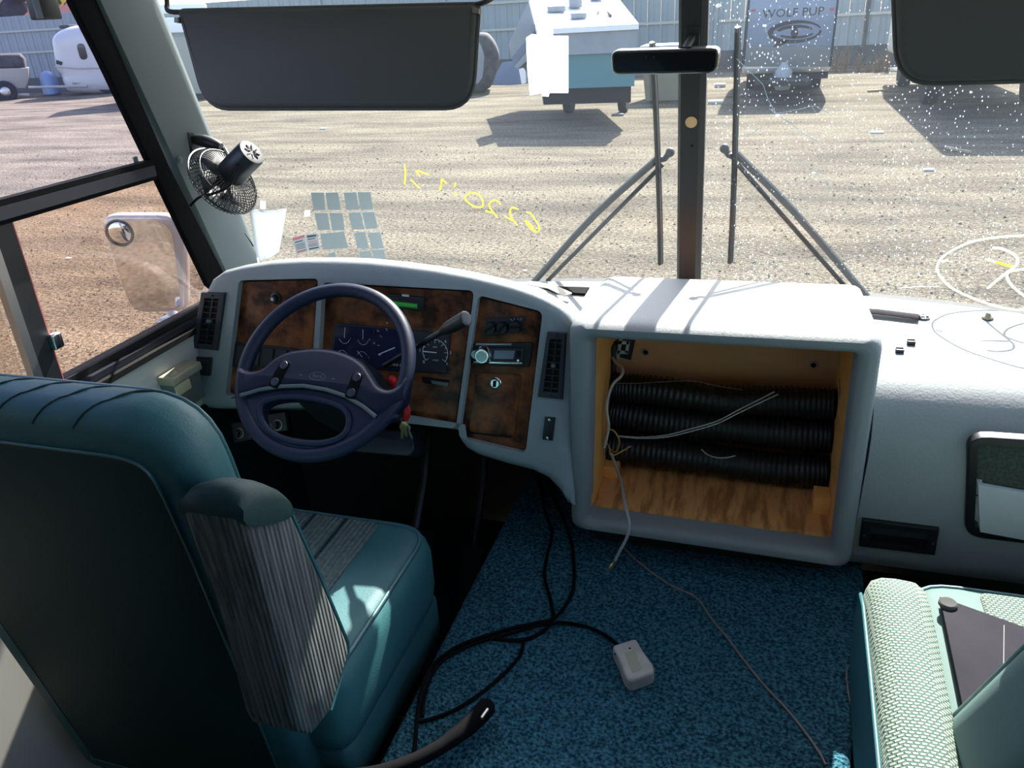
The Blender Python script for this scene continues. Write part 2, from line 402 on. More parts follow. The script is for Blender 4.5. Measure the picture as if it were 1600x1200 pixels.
# ================================================================== STRUCTURE
GZ = -.9
m = M(); nx, ny = 60, 50
vv = [((-90 + 180 * i / nx), (-30 + 130 * j / ny), GZ) for j in range(ny + 1) for i in range(nx + 1)]
m.add(vv, [(j * (nx + 1) + i, j * (nx + 1) + i + 1, (j + 1) * (nx + 1) + i + 1, (j + 1) * (nx + 1) + i) for j in range(ny) for i in range(nx)])
struct(m, 'ground', 'dirt', 'tan graded dirt and gravel of the storage yard')
XL, XR = -1.25, .945
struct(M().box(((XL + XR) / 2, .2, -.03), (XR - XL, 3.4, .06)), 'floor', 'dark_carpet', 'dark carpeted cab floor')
CEI = PL((XC, -.65, 2.0), (0, 0, -1))
sky_opening = [(a, b) for a, b in ((-.33, -1.23), (.33, -1.23), (.33, -.60), (-.33, -.60))]       # roof opening added over the aisle to let skylight into the cab
struct(M().slab(rect(XR - XL + .1, 4.0), CEI, -.06, 0, 0, [sky_opening], hd=.06, thru=True), 'ceiling', 'ceiling_vinyl', 'pale cab ceiling with an opening added for skylight')
struct(M().box(((XL + XR) / 2, -2.6, 1.0), (XR - XL, .06, 2.1)), 'wall_rear', 'room_brown')
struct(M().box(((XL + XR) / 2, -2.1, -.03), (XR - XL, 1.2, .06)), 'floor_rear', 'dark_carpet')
# left side wall under and behind the side window
struct(M().box((XL - .03, .12, .39), (.06, 3.34, .78)), 'wall_left', 'wall_vinyl', 'off-white vinyl side wall under the driver window')
struct(M().box((XL - .03, -1.15, .95), (.06, 2.8, 2.1)), 'wall_left_rear', 'wall_vinyl')
struct(M().box((XL - .03, .05, 1.94), (.06, 3.2, .14)), 'wall_left_upper', 'wall_vinyl')
struct(M().box((XR + .03, .05, .39), (.06, 3.2, .78)), 'wall_right', 'wall_vinyl')
struct(M().box((XR + .03, .05, 1.94), (.06, 3.2, .14)), 'wall_right_upper', 'wall_vinyl')
struct(M().box((XR + .03, -1.5, .95), (.06, 2.3, 2.1)), 'wall_right_rear', 'wall_vinyl')
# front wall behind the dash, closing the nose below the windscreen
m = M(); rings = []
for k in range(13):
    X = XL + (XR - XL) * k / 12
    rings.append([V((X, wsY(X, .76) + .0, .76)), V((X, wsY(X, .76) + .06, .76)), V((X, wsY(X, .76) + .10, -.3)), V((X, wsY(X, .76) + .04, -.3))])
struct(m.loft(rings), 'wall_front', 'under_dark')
m = M(); rings = []  # out-of-view locker, added to keep the sun off the seat back
for k in range(13):
    X = XL + (XR - XL) * k / 12; y0 = wsY(X, 1.56); y1 = wsY(X, 1.9)
    rings.append([V((X, y0 - .03, 1.56)), V((X, y1 - .02, 1.9)), V((X, y1 + .02, 2.06)), V((X, .98, 2.06)), V((X, .98, 1.62)), V((X, 1.02, 1.56))])
struct(m.loft(rings), 'trim_1', 'ceiling_vinyl', 'out-of-view overhead locker added above the windscreen to shade the seats', smooth=20)
# windscreen panes
def pane(name, x0, x1, mt, label):
    m = M(); nu, nv = 14, 10
    for off in (0,):
        vs_ = [wsP(x0 + (x1 - x0) * i / nu, .765 + 1.125 * j / nv, off) for j in range(nv + 1) for i in range(nu + 1)]
        m.add(vs_, [(j * (nu + 1) + i, j * (nu + 1) + i + 1, (j + 1) * (nu + 1) + i + 1, (j + 1) * (nu + 1) + i) for j in range(nv) for i in range(nu)])
    return struct(m, name, mt, label, smooth=60)
WIN1 = pane('window_1', -1.225, XC - .02, 'glass_driver', 'driver half of the split windscreen')
WIN2 = pane('window_2', XC + .02, .915, 'glass_passenger', 'dusty cracked passenger half of the split windscreen')
# centre post
m = M(); rings = []
for z in (.74, 1.0, 1.3, 1.6, 1.92):
    y = wsY(XC, z); c = V((XC, y, z)); h = .0285
    rings.append([c + V(q) for q in ((-h, .012, 0), (-h, -.022, 0), (-h + .006, -.03, 0), (h - .012, -.03, 0), (h - .006, -.024, 0), (h, -.016, 0), (h, .012, 0))])
POST = struct(m.loft(rings), 'trim_2', 'post_black', 'black centre post of the windscreen', smooth=30)
# left A pillar: from the side window gasket to the windscreen edge
def pillar(name, sgn, label):
    m = M(); rings = []
    for z in (.45, .70, .88, 1.0, 1.2, 1.48, 1.75, 2.0):
        t = (z - .88) / .6
        yi = 1.575 - .195 * t; yo = 1.687 - .174 * t
        xi, xo = -1.247, -1.221
        q = [V((xi, yi, z)), V((xi + .008, yi + .004, z)), V((xo + .004, yo - .006, z)), V((xo, yo + .012, z)), V((xo - .06, yo + .02, z)), V((xi - .05, yi, z))]
        if sgn > 0: q = [V((2 * XC - a.x, a.y, a.z)) for a in q]
        rings.append(q)
    return struct(m.loft(rings), name, 'pillar_paint', label, smooth=30)
PIL = pillar('trim_3', -1, 'grey-green painted corner pillar left of the windscreen')
mk(M().lathe([(.0, 0), (.008, 0), (.0085, .002), (.006, .004), (0, .0045)], onX(280, 250, -1.236), (1, -.2, 0), 16), 'screw_cap', 'pillar_paint', PIL)
pillar('trim_4', 1, 'corner pillar right of the windscreen')
# driver side window
W3 = sthing('window_3', (XL, 1.0, .78), 'driver side window with black sliding frame')
def wallpts(pts, X=XL): return [onX(x, y, X) for x, y in pts]
WP = PL((XL, 1.0, 1.0), (1, 0, 0), (0, 1, 0))
def wslab(pts, h0, h1, r=0): return M().slab(WP.tr(pts), WP, h0, h1, r)
gf = [(105, -20), (146, -4), (196, 110), (262, 260), (345, 424), (318, 441), (233, 268), (150, 90)]
mk(M().slab(WP.tr([(97, -20), (138, -22), (196, 110), (262, 260), (348, 428), (335, 456), (323, 446), (236, 265), (152, 88)]), WP, -.008, .006, .004), 'front_gasket', 'matte_black', W3)
mk(M().box((XL - .006, .78, 1.153), (.036, 1.28, .022)), 'divider_bar', 'gunmetal', W3)
mk(M().box((XL - .0, .78, 1.170), (.02, 1.28, .010)), 'divider_lip', 'matte_black', W3)
mk(M().box((XL - .0, .78, 1.138), (.02, 1.28, .008)), 'divider_lip', 'matte_black', W3)
for k, (zz, dx, mt) in enumerate(((.782, .0, 'black_rubber'), (.797, -.012, 'gunmetal'), (.812, -.024, 'black_rubber'))):
    mk(M().box((XL - .004 + dx, .93, zz), (.03, 1.36, .013)), 'sill_track', mt, W3)
SB = WP.tr([(0, 350), (24, 348), (88, 590), (45, 590)])
mk(M().box((XL - .012, 1.035, .97), (.02, .042, .35)), 'sash_stile', 'black_plastic', W3)
mk(M().box((XL - .010, 1.058, .97), (.012, .004, .35)), 'sash_seal', 'label_red', W3)
mk(M().box((XL - .006, 1.005, .97), (.016, .018, .35)), 'screen_frame', 'steel', W3)
mk(M().rbox((XL + .004, 1.062, .905), (.014, .022, .03), .003), 'sash_latch', 'chrome', W3)
mk(M().box((XL - .02, 1.25, .975), (.004, .60, .34)), 'pane', 'glass_side_low', W3)
mk(M().box((XL - .024, .70, .975), (.004, .62, .34)), 'pane', 'glass_plain', W3)
mk(M().box((XL - .030, .69, .975), (.002, .62, .34)), 'insect_screen', 'screen_mesh', W3)
m = M(); m.add([V((XL - .02, y, z)) for y, z in ((.35, 1.165), (1.46, 1.165), (1.24, 1.87), (.35, 1.87))], [(0, 1, 2, 3)]); mk(m, 'pane', 'glass_side_up', W3)
mk(M().box((XL - .01, .33, 1.33), (.03, .04, 1.1)), 'rear_stile', 'black_plastic', W3)
mk(M().box((XL - .03, 1.52, .42), (.05, .3, .76)), 'corner_panel', 'wall_vinyl', W3)
struct(M().box((XL + .004, 1.46, .30), (.008, .62, .60)), 'trim_5', 'dark_carpet', 'dark panel added to darken the wall left of the pedals')  # added sheet; the footwell's darkness is put into its colour
# passenger side window
W4 = sthing('window_4', (XR, .6, .78), 'passenger side window')
mk(M().box((XR + .02, .55, 1.32), (.004, 1.7, 1.1)), 'pane', 'glass_plain', W4)
mk(M().box((XR + .01, .55, .79), (.03, 1.8, .03)), 'sill_track', 'black_rubber', W4)
mk(M().box((XR + .01, -.33, 1.32), (.03, .04, 1.1)), 'rear_stile', 'black_rubber', W4)
# ================================================================== DASHBOARD
DB = thing('dashboard', 'grey vinyl motorhome dashboard with burl wood panels behind the steering wheel', 'dashboard', (XC, 1.6, .3))
th = math.atan2(.06, .33)
DP = PL((-.8, 1.43, .75), (0, -math.cos(th), math.sin(th)))
body_px = [(297, 632), (299, 600), (303, 545), (311, 485), (317, 457), (327, 437), (345, 424), (375, 416), (420, 409), (470, 406), (520, 406), (570, 408), (620, 413), (680, 421), (730, 430), (765, 438), (800, 447), (830, 457), (855, 468), (875, 480), (889, 494), (896, 512),
           (898, 560), (898, 640), (898, 700), (897, 760), (896, 795), (884, 788), (872, 768), (855, 750), (830, 738), (790, 728), (745, 714), (726, 703), (716, 690), (714, 676), (640, 663), (560, 654), (495, 650), (487, 642), (400, 642), (340, 642), (308, 639)]
body = ccw(DP.tr(body_px))
h_left = rnd(DP.tr([(352, 618), (484, 620), (497, 435), (373, 438)]), .012)
h_mid = rnd(DP.tr([(493, 645), (712, 670), (741, 454), (504, 441)]), .014)
h_rad = rnd(DP.tr([(716, 684), (821, 709), (848, 487), (747, 461)]), .014)
m = M().slab(body, DP, -.05, 0, .022, [h_left, h_mid, h_rad], hd=.022, seg=4)
back = [(a, b - .10) for a, b in inset(body, .03)]
m.loft([[DP.p3(q, -.05) for q in body], [DP.p3((q[0] * .9 + r[0] * .1, q[1] * .8 + r[1] * .2), -.10) for q, r in zip(body, back)], [DP.p3(q, -.24) for q in back]], caps=False)
mk(m, 'binnacle', 'dash_vinyl', DB, 35)
# shelf under the windscreen and the rounded right hand dash
def dash_prof(X):
    yb = wsY(X, .77) - .004; q = [(yb, .772), (1.62, .756), (1.575, .752)]
    for k in range(1, 9):
        a = PI / 2 * k / 8; q.append((1.575 - .138 * math.sin(a), .752 - .125 * (1 - math.cos(a))))
    q += [(1.437, .60), (1.448, .5), (1.462, .37), (1.475, .335), (1.50, .32), (yb, .30)]
    return [V((X, y, z)) for y, z in q]
m = M().loft([dash_prof(.240 + (XR - .002 - .240) * k / 12) for k in range(13)])
mk(m, 'passenger_dash', 'shelf_vinyl', DB, 50)
def shelf_prof(X):
    yb = wsY(X, .77) - .004; f = min(1.545, yb - .06)
    if X > -.346: f = 1.785
    return [V((X, y, z)) for y, z in ((yb, .772), (max(1.60, f + .02), .752 if f < 1.7 else .764), (f + .01, .747 if f < 1.7 else .762), (f, .74), (f, .60), (yb, .60))]
mk(M().loft([shelf_prof(X) for X in [-1.235 + .887 * k / 9 for k in range(10)] + [-.3455] + [-.2 + .1 * k for k in range(5)] + [.239]]), 'dash_shelf', 'shelf_vinyl', DB, 30)
# wood panels, sitting back inside the binnacle openings
WPn = DP.shift(-.017)
def wood(pts, r=.008, label=None):
    return mk(M().slab(rnd(WPn.tr(pts), r), WPn, -.012, 0, .0015), 'wood_panel', 'burl', DB, label=label)
wl = wood([(353, 617), (483, 619), (496, 437), (374, 440)], label='burl wood panel left of the gauges')
wm = wood([(494, 644), (711, 669), (740, 456), (505, 443)], label='burl wood panel around the gauges')
wr = wood([(717, 683), (820, 708), (847, 489), (748, 463)], label='burl wood panel around the radio')
def bil(q, s, t):
    a = V(q[0]) * (1 - s) + V(q[1]) * s; b = V(q[3]) * (1 - s) + V(q[2]) * s; c = a * (1 - t) + b * t; return (c.x, c.y)
def quadpl(pl, px): return [pl.p2(*p) for p in px]          # TL, TR, BR, BL
def subq(q, s0, s1, t0, t1): return [bil(q, s0, t0), bil(q, s1, t0), bil(q, s1, t1), bil(q, s0, t1)]
def vent(px, pl, n, label, mid=True):
    q = quadpl(pl, px); fr = mk(M().slab(q, pl, -.004, .008, .003, [subq(q, .2, .8, .1, .9)], hd=.007), 'air_vent', 'dark_plastic', DB, 30, label)
    mk(M().slab(subq(q, .18, .82, .09, .91), pl, .0, .0015), 'vent_back', 'black_rubber', fr)
    for k in range(n):
        t = .1 + .8 * (k + .5) / n
        mk(M().slab(subq(q, .21, .79, t - .008, t + .006), pl, .001, .0065), 'slat', 'gunmetal', fr)
    if mid: mk(M().slab(subq(q, .47, .53, .1, .9), pl, .001, .004), 'slat_link', 'black_plastic', fr)
    mk(M().slab(subq(q, .40, .60, .47, .53), pl, .0, .009, .002), 'vent_tab', 'hub_trim', fr)
    for t in (.05, .95): mk(M().lathe([(.003, 0), (.003, .0015), (0, .002)], pl.p3(bil(q, .5, t), .008), pl.n, 10), 'screw', 'black_plastic', fr)
vent([(317, 456), (354, 457), (342, 547), (303, 543)], DP, 8, 'black louvred air vent at the left end')
vent([(856, 518), (886, 519), (880, 623), (841, 619)], DP, 8, 'black louvred air vent beside the cabinet')
q = quadpl(DP, [(306, 557), (333, 558), (330, 587), (302, 585)]); b = mk(M().slab(rnd(q, .004), DP, -.002, .005, .002), 'blank_switch', 'gunmetal', DB); mk(M().slab(subq(q, .15, .85, .15, .85), DP, .004, .007, .002), 'rocker', 'dark_plastic', b)
q = quadpl(DP, [(852, 651), (868, 652), (864, 688), (848, 686)]); b = mk(M().slab(q, DP, -.002, .004, .001), 'cover_plate', 'black_plastic', DB)
for t in (.1, .9): mk(M().lathe([(.003, 0), (.003, .001), (0, .0015)], DP.p3(bil(q, .5, t), .004), DP.n, 10), 'screw', 'chrome', b)
# left panel: light switch and rocker row
b = mk(M().lathe([(.014, 0), (.014, .003), (.009, .005), (.008, .016), (0, .017)], WPn.hit(432, 466), DP.n, 20), 'light_switch', 'black_plastic', DB)
mk(M().lathe([(.004, 0), (.003, .001), (0, .0015)], WPn.hit(432, 466) + DP.n * .017, DP.n, 10), 'symbol', 'gauge_white', b)
q = quadpl(WPn, [(369, 534), (478, 546), (474, 579), (364, 572)])
b = mk(M().slab(q, WPn, 0, .003, .001), 'switch_row', 'black_plastic', DB)
for k in range(5): mk(M().slab(subq(q, .03 + .19 * k, .19 + .19 * k, .1, .9), WPn, .002, .007, .002), 'rocker', 'dark_plastic', b)
# centre panel: instrument cluster
q = quadpl(WPn, [(524, 504), (706, 521), (699, 584), (514, 573)])
CL = mk(M().slab(rnd(q, .006), WPn, 0, .004, .002), 'instrument_cluster', 'black_plastic', DB)
CP_ = WPn.shift(.0045)
mk(M().slab(rnd(quadpl(CP_, [(527, 507), (643, 517), (638, 578), (518, 570)]), .004), CP_, -.001, 0), 'gauge_lens', 'cluster_face', CL)
mk(M().slab(rnd(quadpl(CP_, [(645, 519), (703, 524), (696, 581), (641, 578)]), .004), CP_, -.001, 0), 'gauge_face', 'dark_plastic', CL)
GP = WPn.shift(.0055)
def arcm(m, c, r, a0, a1, w, n=24):
    for k in range(n):
        A = math.radians(a0 + (a1 - a0) * k / n); B = math.radians(a0 + (a1 - a0) * (k + 1) / n)
        m.add([GP.p3((c[0] + R_ * math.cos(t), c[1] + R_ * math.sin(t))) for R_, t in ((r - w, A), (r, A), (r, B), (r - w, B))], [(0, 1, 2, 3)])
def bar(m, a, b, w, pl=None):
    pl = pl or GP; a = V(a); b = V(b); d = (b - a).normalized(); nn = V((-d.y, d.x)) * w / 2
    m.add([pl.p3(a - nn), pl.p3(b - nn), pl.p3(b + nn), pl.p3(a + nn)], [(0, 1, 2, 3)])
tc_ = GP.p2(680, 551); tr_ = (V(GP.p2(700, 553)) - V(tc_)).length
m = M(); arcm(m, tc_, tr_, -40, 220, .0013)
for k in range(13):
    a = math.radians(220 - 260 * k / 12); L = .009 if k % 2 == 0 else .005
    bar(m, (tc_[0] + tr_ * math.cos(a), tc_[1] + tr_ * math.sin(a)), (tc_[0] + (tr_ - L) * math.cos(a), tc_[1] + (tr_ - L) * math.sin(a)), .001)
mk(m, 'dial_scale', 'gauge_white', CL, 0)
m = M()
for k, s in ((0, '0'), (2, '1'), (6, '3'), (8, '4'), (10, '5'), (12, '6')):
    a = math.radians(220 - 260 * k / 12); m.text(s, GP, (tc_[0] + (tr_ + .006) * math.cos(a), tc_[1] + (tr_ + .006) * math.sin(a)), .010, h=0)
m.text('RPM', GP, (tc_[0], tc_[1] + .012), .005, h=0); m.text('X1000', GP, (tc_[0], tc_[1] - .017), .005, h=0)
mk(m, 'dial_numbers', 'gauge_white', CL, 0)
m = M(); bar(m, (tc_[0] + .003, tc_[1]), (tc_[0] - tr_ * .95, tc_[1] + .001), .0024); mk(m, 'needle', 'gauge_white', CL, 0)
sc_ = GP.p2(624, 545); sr = (V(GP.p2(592, 555)) - V(sc_)).length
m = M()
for k in range(9):
    a = math.radians(200 - 25 * k); x = sc_[0] + sr * math.cos(a); y = sc_[1] + sr * math.sin(a)
    if k < 6: bar(m, (x, y), (sc_[0] + sr * .88 * math.cos(a), sc_[1] + sr * .88 * math.sin(a)), .001)
for k, s in ((1, '10'), (2, '20'), (3, '30'), (4, '40')):
    a = math.radians(200 - 28 * k); m.text(s, GP, (sc_[0] + sr * 1.16 * math.cos(a), sc_[1] + sr * 1.16 * math.sin(a)), .006, h=0)
mk(m, 'speed_scale', 'gauge_white', CL, 0)
m = M(); bar(m, GP.p2(591, 554), GP.p2(617, 543), .0025); mk(m, 'needle', 'gauge_white', CL, 0)
for (x, y, nx_, ny_, lab) in ((538, 528, 539, 512, 'L'), (567, 530, 567, 515, 'H'), (535, 556, 530, 548, 'E'), (566, 558, 558, 548, 'C')):
    c = GP.p2(x, y); m = M(); arcm(m, c, .013, 190, 350, .0008, 12) if y < 540 else arcm(m, c, .013, 20, 160, .0008, 12)
    bar(m, c, GP.p2(nx_, ny_), .0013); m.text(lab, GP, (c[0] + .016, c[1]), .005, h=0); mk(m, 'small_gauge', 'gauge_white', CL, 0)
mk(M().lathe([(.0035, 0), (.0035, .004), (0, .005)], GP.hit(586, 518), DP.n, 12), 'trip_knob', 'black_plastic', CL)
mk(M().slab(quadpl(GP, [(599, 563), (640, 567), (640, 576), (598, 572)]), GP, -.001, .0003), 'gear_window', 'black_rubber', CL)
m = M().text('P', GP, GP.p2(602, 568), .008, h=.001); mk(m, 'gear_letter', 'red_plastic', CL, 0)
m = M().text('R N D 2', GP, GP.p2(618, 570), .008, h=.001); mk(m, 'gear_letters', 'gauge_white', CL, 0)
# level gauge, slot
q = quadpl(WPn, [(609, 458), (665, 464), (662, 486), (606, 480)]); b = mk(M().slab(rnd(q, .002), WPn, 0, .006, .002), 'level_gauge', 'black_plastic', DB)
mk(M().tube([WPn.hit(612, 473) + DP.n * .006, WPn.hit(654, 478) + DP.n * .006], .0055, 10), 'level_tube', 'green_tube', b)
mk(M().slab(quadpl(WPn, [(630, 459), (641, 460), (641, 463), (630, 462)]), WPn, .006, .0072), 'level_label', 'gauge_white', b)
q = quadpl(WPn, [(659, 588), (703, 594), (701, 603), (661, 598)]); mk(M().slab(rnd(q, .004), WPn, 0, .002, .001), 'card_slot', 'black_rubber', DB)
mk(M().slab(quadpl(WPn, [(674, 594), (702, 598), (700, 603), (676, 599)]), WPn, .001, .003), 'slot_lip', 'pillar_paint', DB)
# radio panel: climate knobs, radio, locked door
q = quadpl(WPn, [(760, 497), (820, 494), (819, 518), (759, 524)]); CC = mk(M().slab(rnd(q, .004), WPn, 0, .004, .002), 'climate_control', 'gunmetal', DB)
for k, (x, y) in enumerate(((769, 511), (787, 511), (808, 509))):
    p = WPn.hit(x, y) + DP.n * .004; kn = mk(M().lathe([(.0135, 0), (.012, .004), (.011, .012), (0, .0125)], p, DP.n, 20), 'knob', 'black_plastic', CC)
    a = (.6, .9, .1)[k]; d = DP.u * math.cos(a) + DP.v * math.sin(a)
    mk(M().box(p + DP.n * .014, (.022, .005, .006), Matrix((d, DP.n.cross(d), DP.n)).transposed()), 'knob_grip', 'black_rubber', kn)
m = M()
for k in range(4): m.text('|', WPn, WPn.p2(800 + 5 * k, 499 - k * .4), .007, h=.0046, rot=.9 - .5 * k)
mk(m, 'dial_marks', 'gauge_white', CC, 0)
q = quadpl(WPn, [(741, 536), (833, 534), (828, 573), (738, 569)]); RA = mk(M().slab(rnd(q, .005), WPn, 0, .006, .003), 'car_radio', 'black_plastic', DB, 30, 'black and silver car radio with round volume knob')
RP = WPn.shift(.006)
mk(M().slab(rnd(quadpl(RP, [(743, 543), (820, 543), (817, 567), (740, 566)]), .004), RP, -.001, .006, .003), 'faceplate', 'gunmetal', RA)
mk(M().slab(rnd(quadpl(RP, [(774, 546), (806, 547), (804, 560), (772, 560)]), .002), RP, .005, .0075, .001), 'display', 'screen_grey', RA)
mk(M().slab(quadpl(RP, [(743, 563), (818, 565), (817, 568), (741, 566)]), RP, .004, .0075, .001), 'chrome_strip', 'chrome', RA)
mk(M().slab(quadpl(RP, [(744, 536), (800, 536), (800, 539), (744, 539)]), RP, .0, .004, .001), 'chrome_strip', 'steel', RA)
b = mk(M().lathe([(.020, 0), (.020, .004), (.017, .008), (.016, .014), (.014, .016), (0, .016)], RP.hit(757, 554) + DP.n * .004, DP.n, 28), 'volume_knob', 'chrome', RA)
mk(M().lathe([(.0115, 0), (.0115, .002), (0, .0022)], RP.hit(757, 554) + DP.n * .02, DP.n, 20), 'knob_cap', 'steel', b)
mk(M().lathe([(.010, 0), (.009, .002), (0, .0022)], RP.hit(744, 553) + DP.n * .005, DP.n, 16), 'button', 'steel', RA)
mk(M().slab(quadpl(RP, [(809, 547), (816, 547), (814, 557), (808, 557)]), RP, .005, .0075, .001), 'usb_port', 'black_rubber', RA)
mk(M().lathe([(.0025, 0), (.0025, .003), (0, .003)], RP.hit(811, 562) + DP.n * .005, DP.n, 10), 'button', 'chrome', RA)
q = [(746, 582), (816, 585), (803, 681), (733, 674)]
b = mk(M().slab(rnd(quadpl(WPn, q), .012), WPn, 0, .004, .001), 'storage_door', 'burl', DB)
mk(M().tube([WPn.hit(734, 675) + DP.n * .003, WPn.hit(800, 682) + DP.n * .003], .0022, 6), 'hinge_gap', 'black_rubber', b)
mk(M().lathe([(.013, 0), (.013, .004), (.011, .006), (.009, .010), (0, .0102)], WPn.hit(776, 597) + DP.n * .004, DP.n, 20), 'lock', 'chrome', b)
mk(M().slab(quadpl(WPn, [(774, 592), (779, 592), (778, 602), (773, 602)]), WPn, .013, .016, .001), 'keyhole', 'black_rubber', b)
for x, y in ((752, 467), (840, 493), (814, 700), (725, 681)): mk(M().lathe([(.0028, 0), (.0028, .001), (0, .0016)], WPn.hit(x, y), DP.n, 10), 'screw', 'black_plastic', DB)
# under the left end: knob panels; below the column: cover plate
KP = PL(onY(405, 668, 1.38), (0, -.9, .42))
for px, ks in (([(361, 662), (405, 655), (408, 683), (366, 692)], ((374, 677), (391, 674))), ([(408, 650), (445, 644), (449, 672), (412, 679)], ((418, 668), (434, 664)))):
    b = mk(M().slab(quadpl(KP, px), KP, -.01, 0, .001), 'knob_panel', 'gunmetal', DB)
    for x, y in ks:
        mk(M().lathe([(.011, 0), (.011, .004), (.008, .006), (.007, .016), (0, .017)], KP.hit(x, y), KP.n, 16), 'knob', 'black_plastic', b)
        mk(M().lathe([(.0125, 0), (.0125, .002), (.010, .0025), (.010, 0)], KP.hit(x, y), KP.n, 16), 'knob_ring', 'steel', b)
UP = PL(onY(600, 700, 1.40), (0, -.85, .52))
mk(M().slab(rnd(UP.tr([(540, 705), (640, 714), (648, 700), (640, 672), (545, 668)]), .01), UP, -.06, 0, .004), 'column_cover', 'gunmetal', DB)
# right hand dash fittings
FPL = PL((.4, 1.446, .5), (0, -.994, -.109))
q = quadpl(FPL, [(1347, 809), (1467, 824), (1460, 864), (1342, 850)])
b = mk(M().slab(q, FPL, -.01, .008, .002, [subq(q, .12, .88, .2, .82)], hd=.012), 'air_vent', 'black_plastic', DB, 30, 'long black floor vent right of the cabinet')
mk(M().slab(subq(q, .1, .9, .15, .85), FPL, -.008, .001), 'vent_back', 'black_rubber', b); mk(M().slab(subq(q, .12, .88, .22, .48), FPL, .0, .005, .001), 'flap', 'dark_plastic', b)
for s in (.05, .95): mk(M().lathe([(.003, 0), (.003, .001), (0, .0016)], FPL.p3(bil(q, s, .55), .008), FPL.n, 10), 'screw', 'steel', b)
PKo = rnd(FPL.tr([(1506, 835), (1680, 855), (1690, 690), (1512, 678)]), .035, 5)
PKi = inset(ccw(PKo), .016)
PK = mk(M().slab(PKo, FPL, -.012, .008, .004, [PKi], hd=.02), 'map_pocket', 'black_plastic', DB, 30, 'black rimmed felt pocket in the right hand dash')
mk(M().slab(inset(ccw(PKo), .012), FPL, -.010, .0015), 'felt_lining', 'felt', PK)

# ================================================================== STEERING WHEEL
ta = math.radians(47.5)
SP = PL(onY(506, 577, 1.29), (0, -math.cos(ta), math.sin(ta)))
SW = thing('steering_wheel', 'dark blue-grey four-spoke steering wheel with oval hub emblem', 'steering wheel', SP.o - SP.n * .05)
R0 = .1845
mk(M().tube([SP.p3((R0 * math.cos(2 * PI * k / 64), R0 * math.sin(2 * PI * k / 64))) for k in range(64)], .0150, 14, closed=True), 'rim', 'wheel_vinyl', SW, 60)
def sweep2(px, n=5): return [tuple(q) for q in spline([V((*p, 0)) for p in px], n)]
def tr2(pl, px, n=4):
    c = spline([V((x, y, 0)) for x, y in px], n); return [pl.p2(q.x, q.y) for q in c]
H1 = SP.shift(.004)
top = tr2(H1, [(380, 575), (394, 582), (414, 578), (432, 563), (452, 553), (478, 548), (505, 547), (532, 551), (556, 560), (574, 573), (586, 590), (597, 606), (612, 611), (628, 603), (637, 590)])
bot = tr2(H1, [(630, 625), (606, 645), (592, 651), (572, 637), (545, 622), (515, 612), (480, 607), (445, 608), (415, 614), (385, 622), (374, 618)])
mk(M().slab(top + bot, H1, -.030, .016, .012, seg=4), 'hub_pad', 'hub_vinyl', SW, 50)
H2 = SP.shift(-.004)
a_ = tr2(H2, [(378, 622), (410, 613), (445, 608), (480, 607), (515, 613), (545, 622), (572, 637), (597, 655), (616, 652)])
ang0 = math.atan2(a_[-1][1], a_[-1][0]); ang1 = math.atan2(a_[0][1], a_[0][0]); ang0 = ang0 - 2 * PI if ang0 > 0 else ang0; ang1 = ang1 - 2 * PI if ang1 > 0 else ang1
low = [((R0 - .002) * math.cos(ang0 + (ang1 - ang0) * k / 30), (R0 - .002) * math.sin(ang0 + (ang1 - ang0) * k / 30)) for k in range(31)]
hole = tr2(H2, [(411, 645), (414, 634), (430, 626), (460, 623), (500, 627), (535, 638), (549, 654), (546, 676), (530, 690), (500, 696), (460, 692), (430, 680), (415, 662), (411, 648)])
mk(M().slab(a_ + low, H2, -.022, .012, .007, [hole[:-1]], hd=.03, seg=3, thru=True), 'lower_spokes', 'wheel_vinyl', SW, 50)
mk(M().tube([H2.p3(q, .012) for q in hole[:-1]], .007, 8, closed=True), 'spoke_edge', 'wheel_vinyl', SW, 60)
mk(M().tube([SP.hit(x, y) + SP.n * .015 for x, y in [(382, 622), (410, 613), (445, 608), (480, 607), (515, 613), (545, 623), (572, 639), (592, 655)]], .0045, 8), 'hub_trim', 'hub_trim', SW, 60)
EP = SP.shift(.0195); ec = EP.p2(496, 588)
EM = mk(M().tube([EP.p3((ec[0] + .0175 * math.cos(2 * PI * k / 32), ec[1] + .0085 * math.sin(2 * PI * k / 32))) for k in range(32)], .0008, 6, closed=True), 'emblem', 'hub_trim', SW)
mk(M().text('Ford', EP, ec, .011, h=.0006), 'emblem_script', 'hub_trim', EM, 0)
for (x, y, w_) in ((470, 586, .006), (521, 592, .006)): mk(M().slab(rnd(rect(w_, .0022, *EP.p2(x, y)), .0005), EP, -.002, .0008), 'horn_mark', 'hub_trim', SW)
for (x0, y0, x1, y1) in ((444, 571, 430, 597), (558, 590, 549, 614)):
    a = V(EP.p2(x0, y0)); b2 = V(EP.p2(x1, y1)); d = (b2 - a).normalized(); nn = V((-d.y, d.x)) * .0125
    b = mk(M().slab(rnd([tuple(a - d * .012 + nn), tuple(a - d * .012 - nn), tuple(b2 + d * .012 - nn), tuple(b2 + d * .012 + nn)], .009), EP, -.006, .002, .002), 'cruise_buttons', 'matte_black', SW)
    for q in (a, b2): mk(M().lathe([(.0092, 0), (.0092, .0015), (.008, .0026), (0, .003)], EP.p3(tuple(q), .001), SP.n, 16), 'button', 'gunmetal', b)
